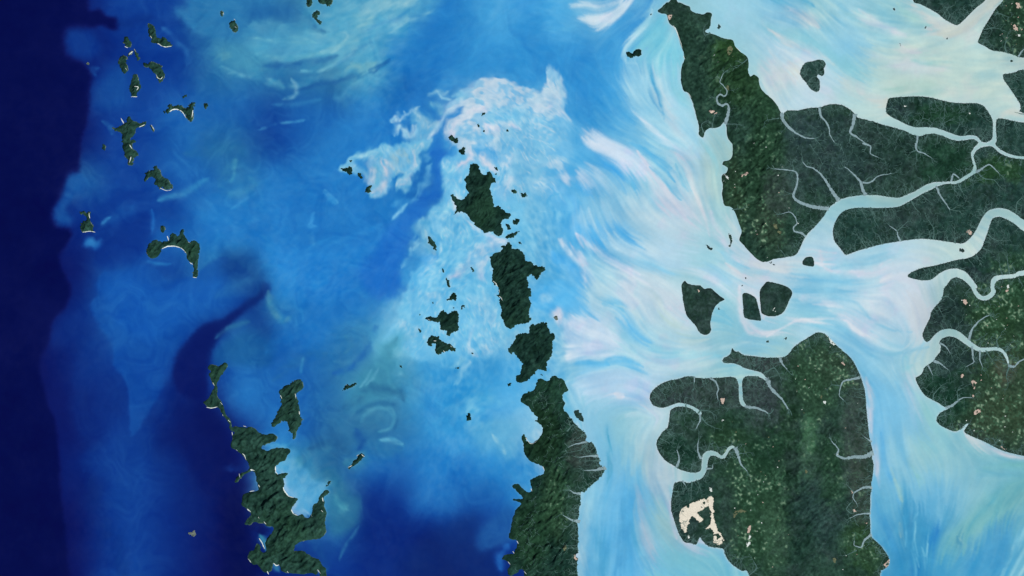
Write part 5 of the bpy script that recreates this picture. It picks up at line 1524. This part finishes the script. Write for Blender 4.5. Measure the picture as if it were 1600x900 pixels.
    if name == 'island' and size > 34:                 # a thing with parts: an empty at its middle carries them
        mid = p.mean(0); parent = bpy.data.objects.new(name, None); scene.collection.objects.link(parent)
        parent.location = (float(wx(mid[0])), float(wy(mid[1])), 0); parent.empty_display_size = 0.5
    o = mesh_obj('forest' if parent else name, v, inv.reshape(-1, 4), M_LAND, parent, attrs={'cover': lin(col).reshape(-1, 3)[u] * GAIN})
    if parent: o = parent
    tag(o, label, cat, group, 'structure' if name in ('peninsula_terrain', 'mainland_terrain', 'delta_land') else None)
    LANDS.append(dict(o=o, z=z, x0=x0, y0=y0, n=n, p=p, c=c, style=style, w=w, h=h, sp=sp, d=d))
for k, it in enumerate(ISLES): build_land(k, *it)

def owner(pts, minimum=0.5):
    """the land a feature lies on: the one covering most of its points"""
    best, bl = 0, None
    q = np.asarray(pts, float)
    for L in LANDS:
        j = np.round((q[:, 0] - L['x0']) * L['n']).astype(int); i = np.round((q[:, 1] - L['y0']) * L['n']).astype(int)
        ok = (i >= 0) & (j >= 0) & (i < L['h']) & (j < L['w'])
        if not ok.any(): continue
        s = (L['c'][i[ok], j[ok]] > 0.4).sum() + 0.01 * L['c'][i[ok], j[ok]].sum()
        if s > best: best, bl = s, L
    return bl
def nearest(pts):
    q = np.asarray(pts, float).mean(0); best, bl = 1e9, None
    for L in LANDS:
        e = np.hypot(*(L['p'] - q).T).min()
        if e < best: best, bl = e, L
    return bl
for i, (pts, w0, w1) in enumerate(CREEKS):
    L = owner(spline(pts, 2.0))
    if L: ribbon('creek', pts, w0, w1 * 0.6, M_CREEK if w0 >= 3 else M_CREEKD, L, L['o'], 0.02, 0.35, i)
for i, (pts, kind, label) in enumerate(PATCH):
    ctr = np.mean(pts, 0); kk = 1.05 if kind == 'sand_mine' else 0.8; pts = [tuple(ctr + (np.array(q) - ctr) * kk) for q in pts]
    L = owner(pts) or nearest(pts)
    mat = {'sand_mine': M_SAND, 'soil': M_SOIL, 'clearing': M_BEACH, 'brush': M_FIELD}[kind]
    sheet({'sand_mine': 'sand_mine', 'soil': 'bare_soil', 'clearing': 'clearing', 'brush': 'field'}[kind], pts, mat, L, L['o'], 0.34, i, label=label)
for i, (pts, wd) in enumerate(BEACH):
    L = nearest(pts)
    ribbon('beach', pts, wd * 0.55, wd * 0.4, M_BEACH, L, L['o'], 0.03, 0.25, 500 + i)
# tidal gullies combing the mangrove shores: too many to count, one part per land
def gullies(L, step, seed):
    rng = np.random.default_rng(seed); p = L['p']; n = len(p)
    seg = np.hypot(*(np.roll(p, -1, 0) - p).T); s = np.cumsum(seg)
    vs, fs, base = [], [], 0
    def cov(r):
        jj, ii = int(round((r[0] - L['x0']) * L['n'])), int(round((r[1] - L['y0']) * L['n']))
        return L['c'][ii, jj] if 0 <= ii < L['h'] and 0 <= jj < L['w'] else 0
    def grow(r, ang, w, length, depth, rng):
        nonlocal base
        path = []; trav = 0; drift = rng.normal(0, 0.05)
        while trav < length:
            path.append(r); ang += rng.normal(0, 0.28) + drift; r = r + 1.3 * np.array([math.cos(ang), math.sin(ang)]); trav += 1.3
            if cov(r) < 0.6 and trav > 3: break
            if depth and trav > 3 and rng.random() < 0.24:
                grow(r, ang + rng.choice((-1, 1)) * rng.uniform(0.5, 1.0), w * 0.7, length * 0.5, depth - 1, rng)
        if len(path) < 4: return
        P = np.array(path); T = np.gradient(P, axis=0); T /= np.linalg.norm(T, axis=1)[:, None] + 1e-9; N = np.stack([-T[:, 1], T[:, 0]], 1)
        ww = (w * np.linspace(1, 0.35, len(P)) / 2 * 1.3)[:, None]
        for Q in (P + N * ww, P - N * ww):
            vs.append(np.stack([wx(Q[:, 0]), wy(Q[:, 1]), np.maximum(drape(Q[:, 0], Q[:, 1], L), 0) + 0.018], 1))
        k = np.arange(len(P) - 1); fs.append(np.stack([k, k + 1, k + 1 + len(P), k + len(P)], 1) + base); base += 2 * len(P)
    for t in np.arange(0, s[-1], step):
        i = int(np.searchsorted(s, t + rng.uniform(0, step))) % n
        q = p[i]
        if not (0 < q[0] < 1600 and 0 < q[1] < 900): continue
        if L['style'] == 'penin' and q[0] < 1225 or L['style'] == 'mixs' and q[0] < 890: continue
        a = p[(i + 4) % n] - p[i - 4]; nr = np.array([-a[1], a[0]]); nr /= np.linalg.norm(nr) + 1e-9
        if cov(q + nr * 2.5) < 0.5: nr = -nr
        if cov(q + nr * 2.5) < 0.5: continue
        grow(q - nr * 0.6, math.atan2(nr[1], nr[0]) + rng.normal(0, 0.25), rng.uniform(0.45, 0.8), rng.uniform(6, 20), 1, rng)
    for cp, w0_, w1_ in CREEKS:
        c_ = spline(cp, 1.3)
        if owner(c_) is not L: continue
        T = np.gradient(c_, axis=0); k = int(rng.integers(3, 7))
        while k < len(c_):
            a_ = math.atan2(T[k, 1], T[k, 0]) + rng.choice((-1, 1)) * rng.uniform(0.6, 1.3)
            grow(c_[k], a_, rng.uniform(0.35, 0.65), rng.uniform(5, 15), 1, rng); k += int(rng.integers(3, 8))
        grow(c_[-1], math.atan2(T[-1, 1], T[-1, 0]), w1_ * 0.5, 14, 2, rng)
        grow(c_[-1], math.atan2(T[-1, 1], T[-1, 0]) + 0.7, w1_ * 0.4, 9, 1, rng)
    # creeks in the shelter of the lowland, between the larger ones
    sp_, d_ = L['sp'], L['d']
    JX = np.arange(L['w'])[None, :] / L['n'] + L['x0']; JY = np.arange(L['h'])[:, None] / L['n'] + L['y0']
    sp_ = sp_ + 1.0 * ((JX > 1205) & (JX < 1345) & (JY > 600) & (JX > 1205))
    ok = (sp_ < 0.12) & (d_ > 5) if L['style'] != 'penin' else (sp_ < 0.12) & (d_ > 5) & (np.arange(L['w'])[None, :] + L['x0'] > 1232)
    pts_ = np.argwhere(ok)
    for i_, j_ in pts_[rng.choice(len(pts_), min(len(pts_), int(len(pts_) / L['n'] ** 2 / 105)), replace=False)] if len(pts_) else ():
        r_ = np.array([L['x0'] + j_ / L['n'], L['y0'] + i_ / L['n']])
        if 0 < r_[0] < 1600 and 0 < r_[1] < 900: grow(r_, rng.uniform(0, 2 * PI), 0.35, rng.uniform(6, 14), 1, rng)
    if vs: tag(mesh_obj('tidal_gullies', np.vstack(vs), np.vstack(fs), M_CREEKD, L['o']), kind='stuff')
for i, L in enumerate(LANDS):
    if L['style'] in ('delta', 'south', 'penin', 'se', 'cult', 'mixs') and L['w'] / L['n'] > 50: gullies(L, 5.5, 40 + i)
# scattered small clearings on the farmed ground
rng = np.random.default_rng(5)
for L in LANDS:
    cnt = dict(south=62, se=48, penin=26, cult=14).get(L['style'], 0)
    pr = (L['sp'] ** 1.5 * (L['d'] > 3)); 
    ii, jj = np.mgrid[0:L['h'], 0:L['w']]
    inside = (jj + L['x0'] > 5) & (jj + L['x0'] < 1595) & (ii + L['y0'] > 5) & (ii + L['y0'] < 895)
    pr = (pr * inside).ravel(); 
    if cnt == 0 or pr.sum() <= 0: continue
    for q in rng.choice(len(pr), cnt, replace=False, p=pr / pr.sum()):
        cx_, cy_ = L['x0'] + q % L['w'], L['y0'] + q // L['w']
        r = rng.uniform(0.5, 1.3); a0 = rng.uniform(0, PI); e = rng.uniform(0.4, 1)
        pts = [(cx_ + r * math.cos(t + a0), cy_ + r * e * math.sin(t) * 1.0 + 0.4 * math.cos(t)) for t in np.linspace(0, 2 * PI, 6)[:-1]]
        mat = [M_BEACH, M_SOIL, M_FIELD, M_BEACH][rng.integers(0, 4)]
        sheet('field' if mat is M_FIELD else 'clearing', pts, mat, L, L['o'], 0.1, int(q))

# an island that turned out to have no part but its forest is one plain mesh
for L in LANDS:
    e = L['o']
    if e.type == 'EMPTY' and len(e.children) == 1:
        m = e.children[0]; m.parent = None; m.location = e.location
        for key in e.keys(): m[key] = e[key]
        bpy.data.objects.remove(e); m.name = 'island'; L['o'] = m
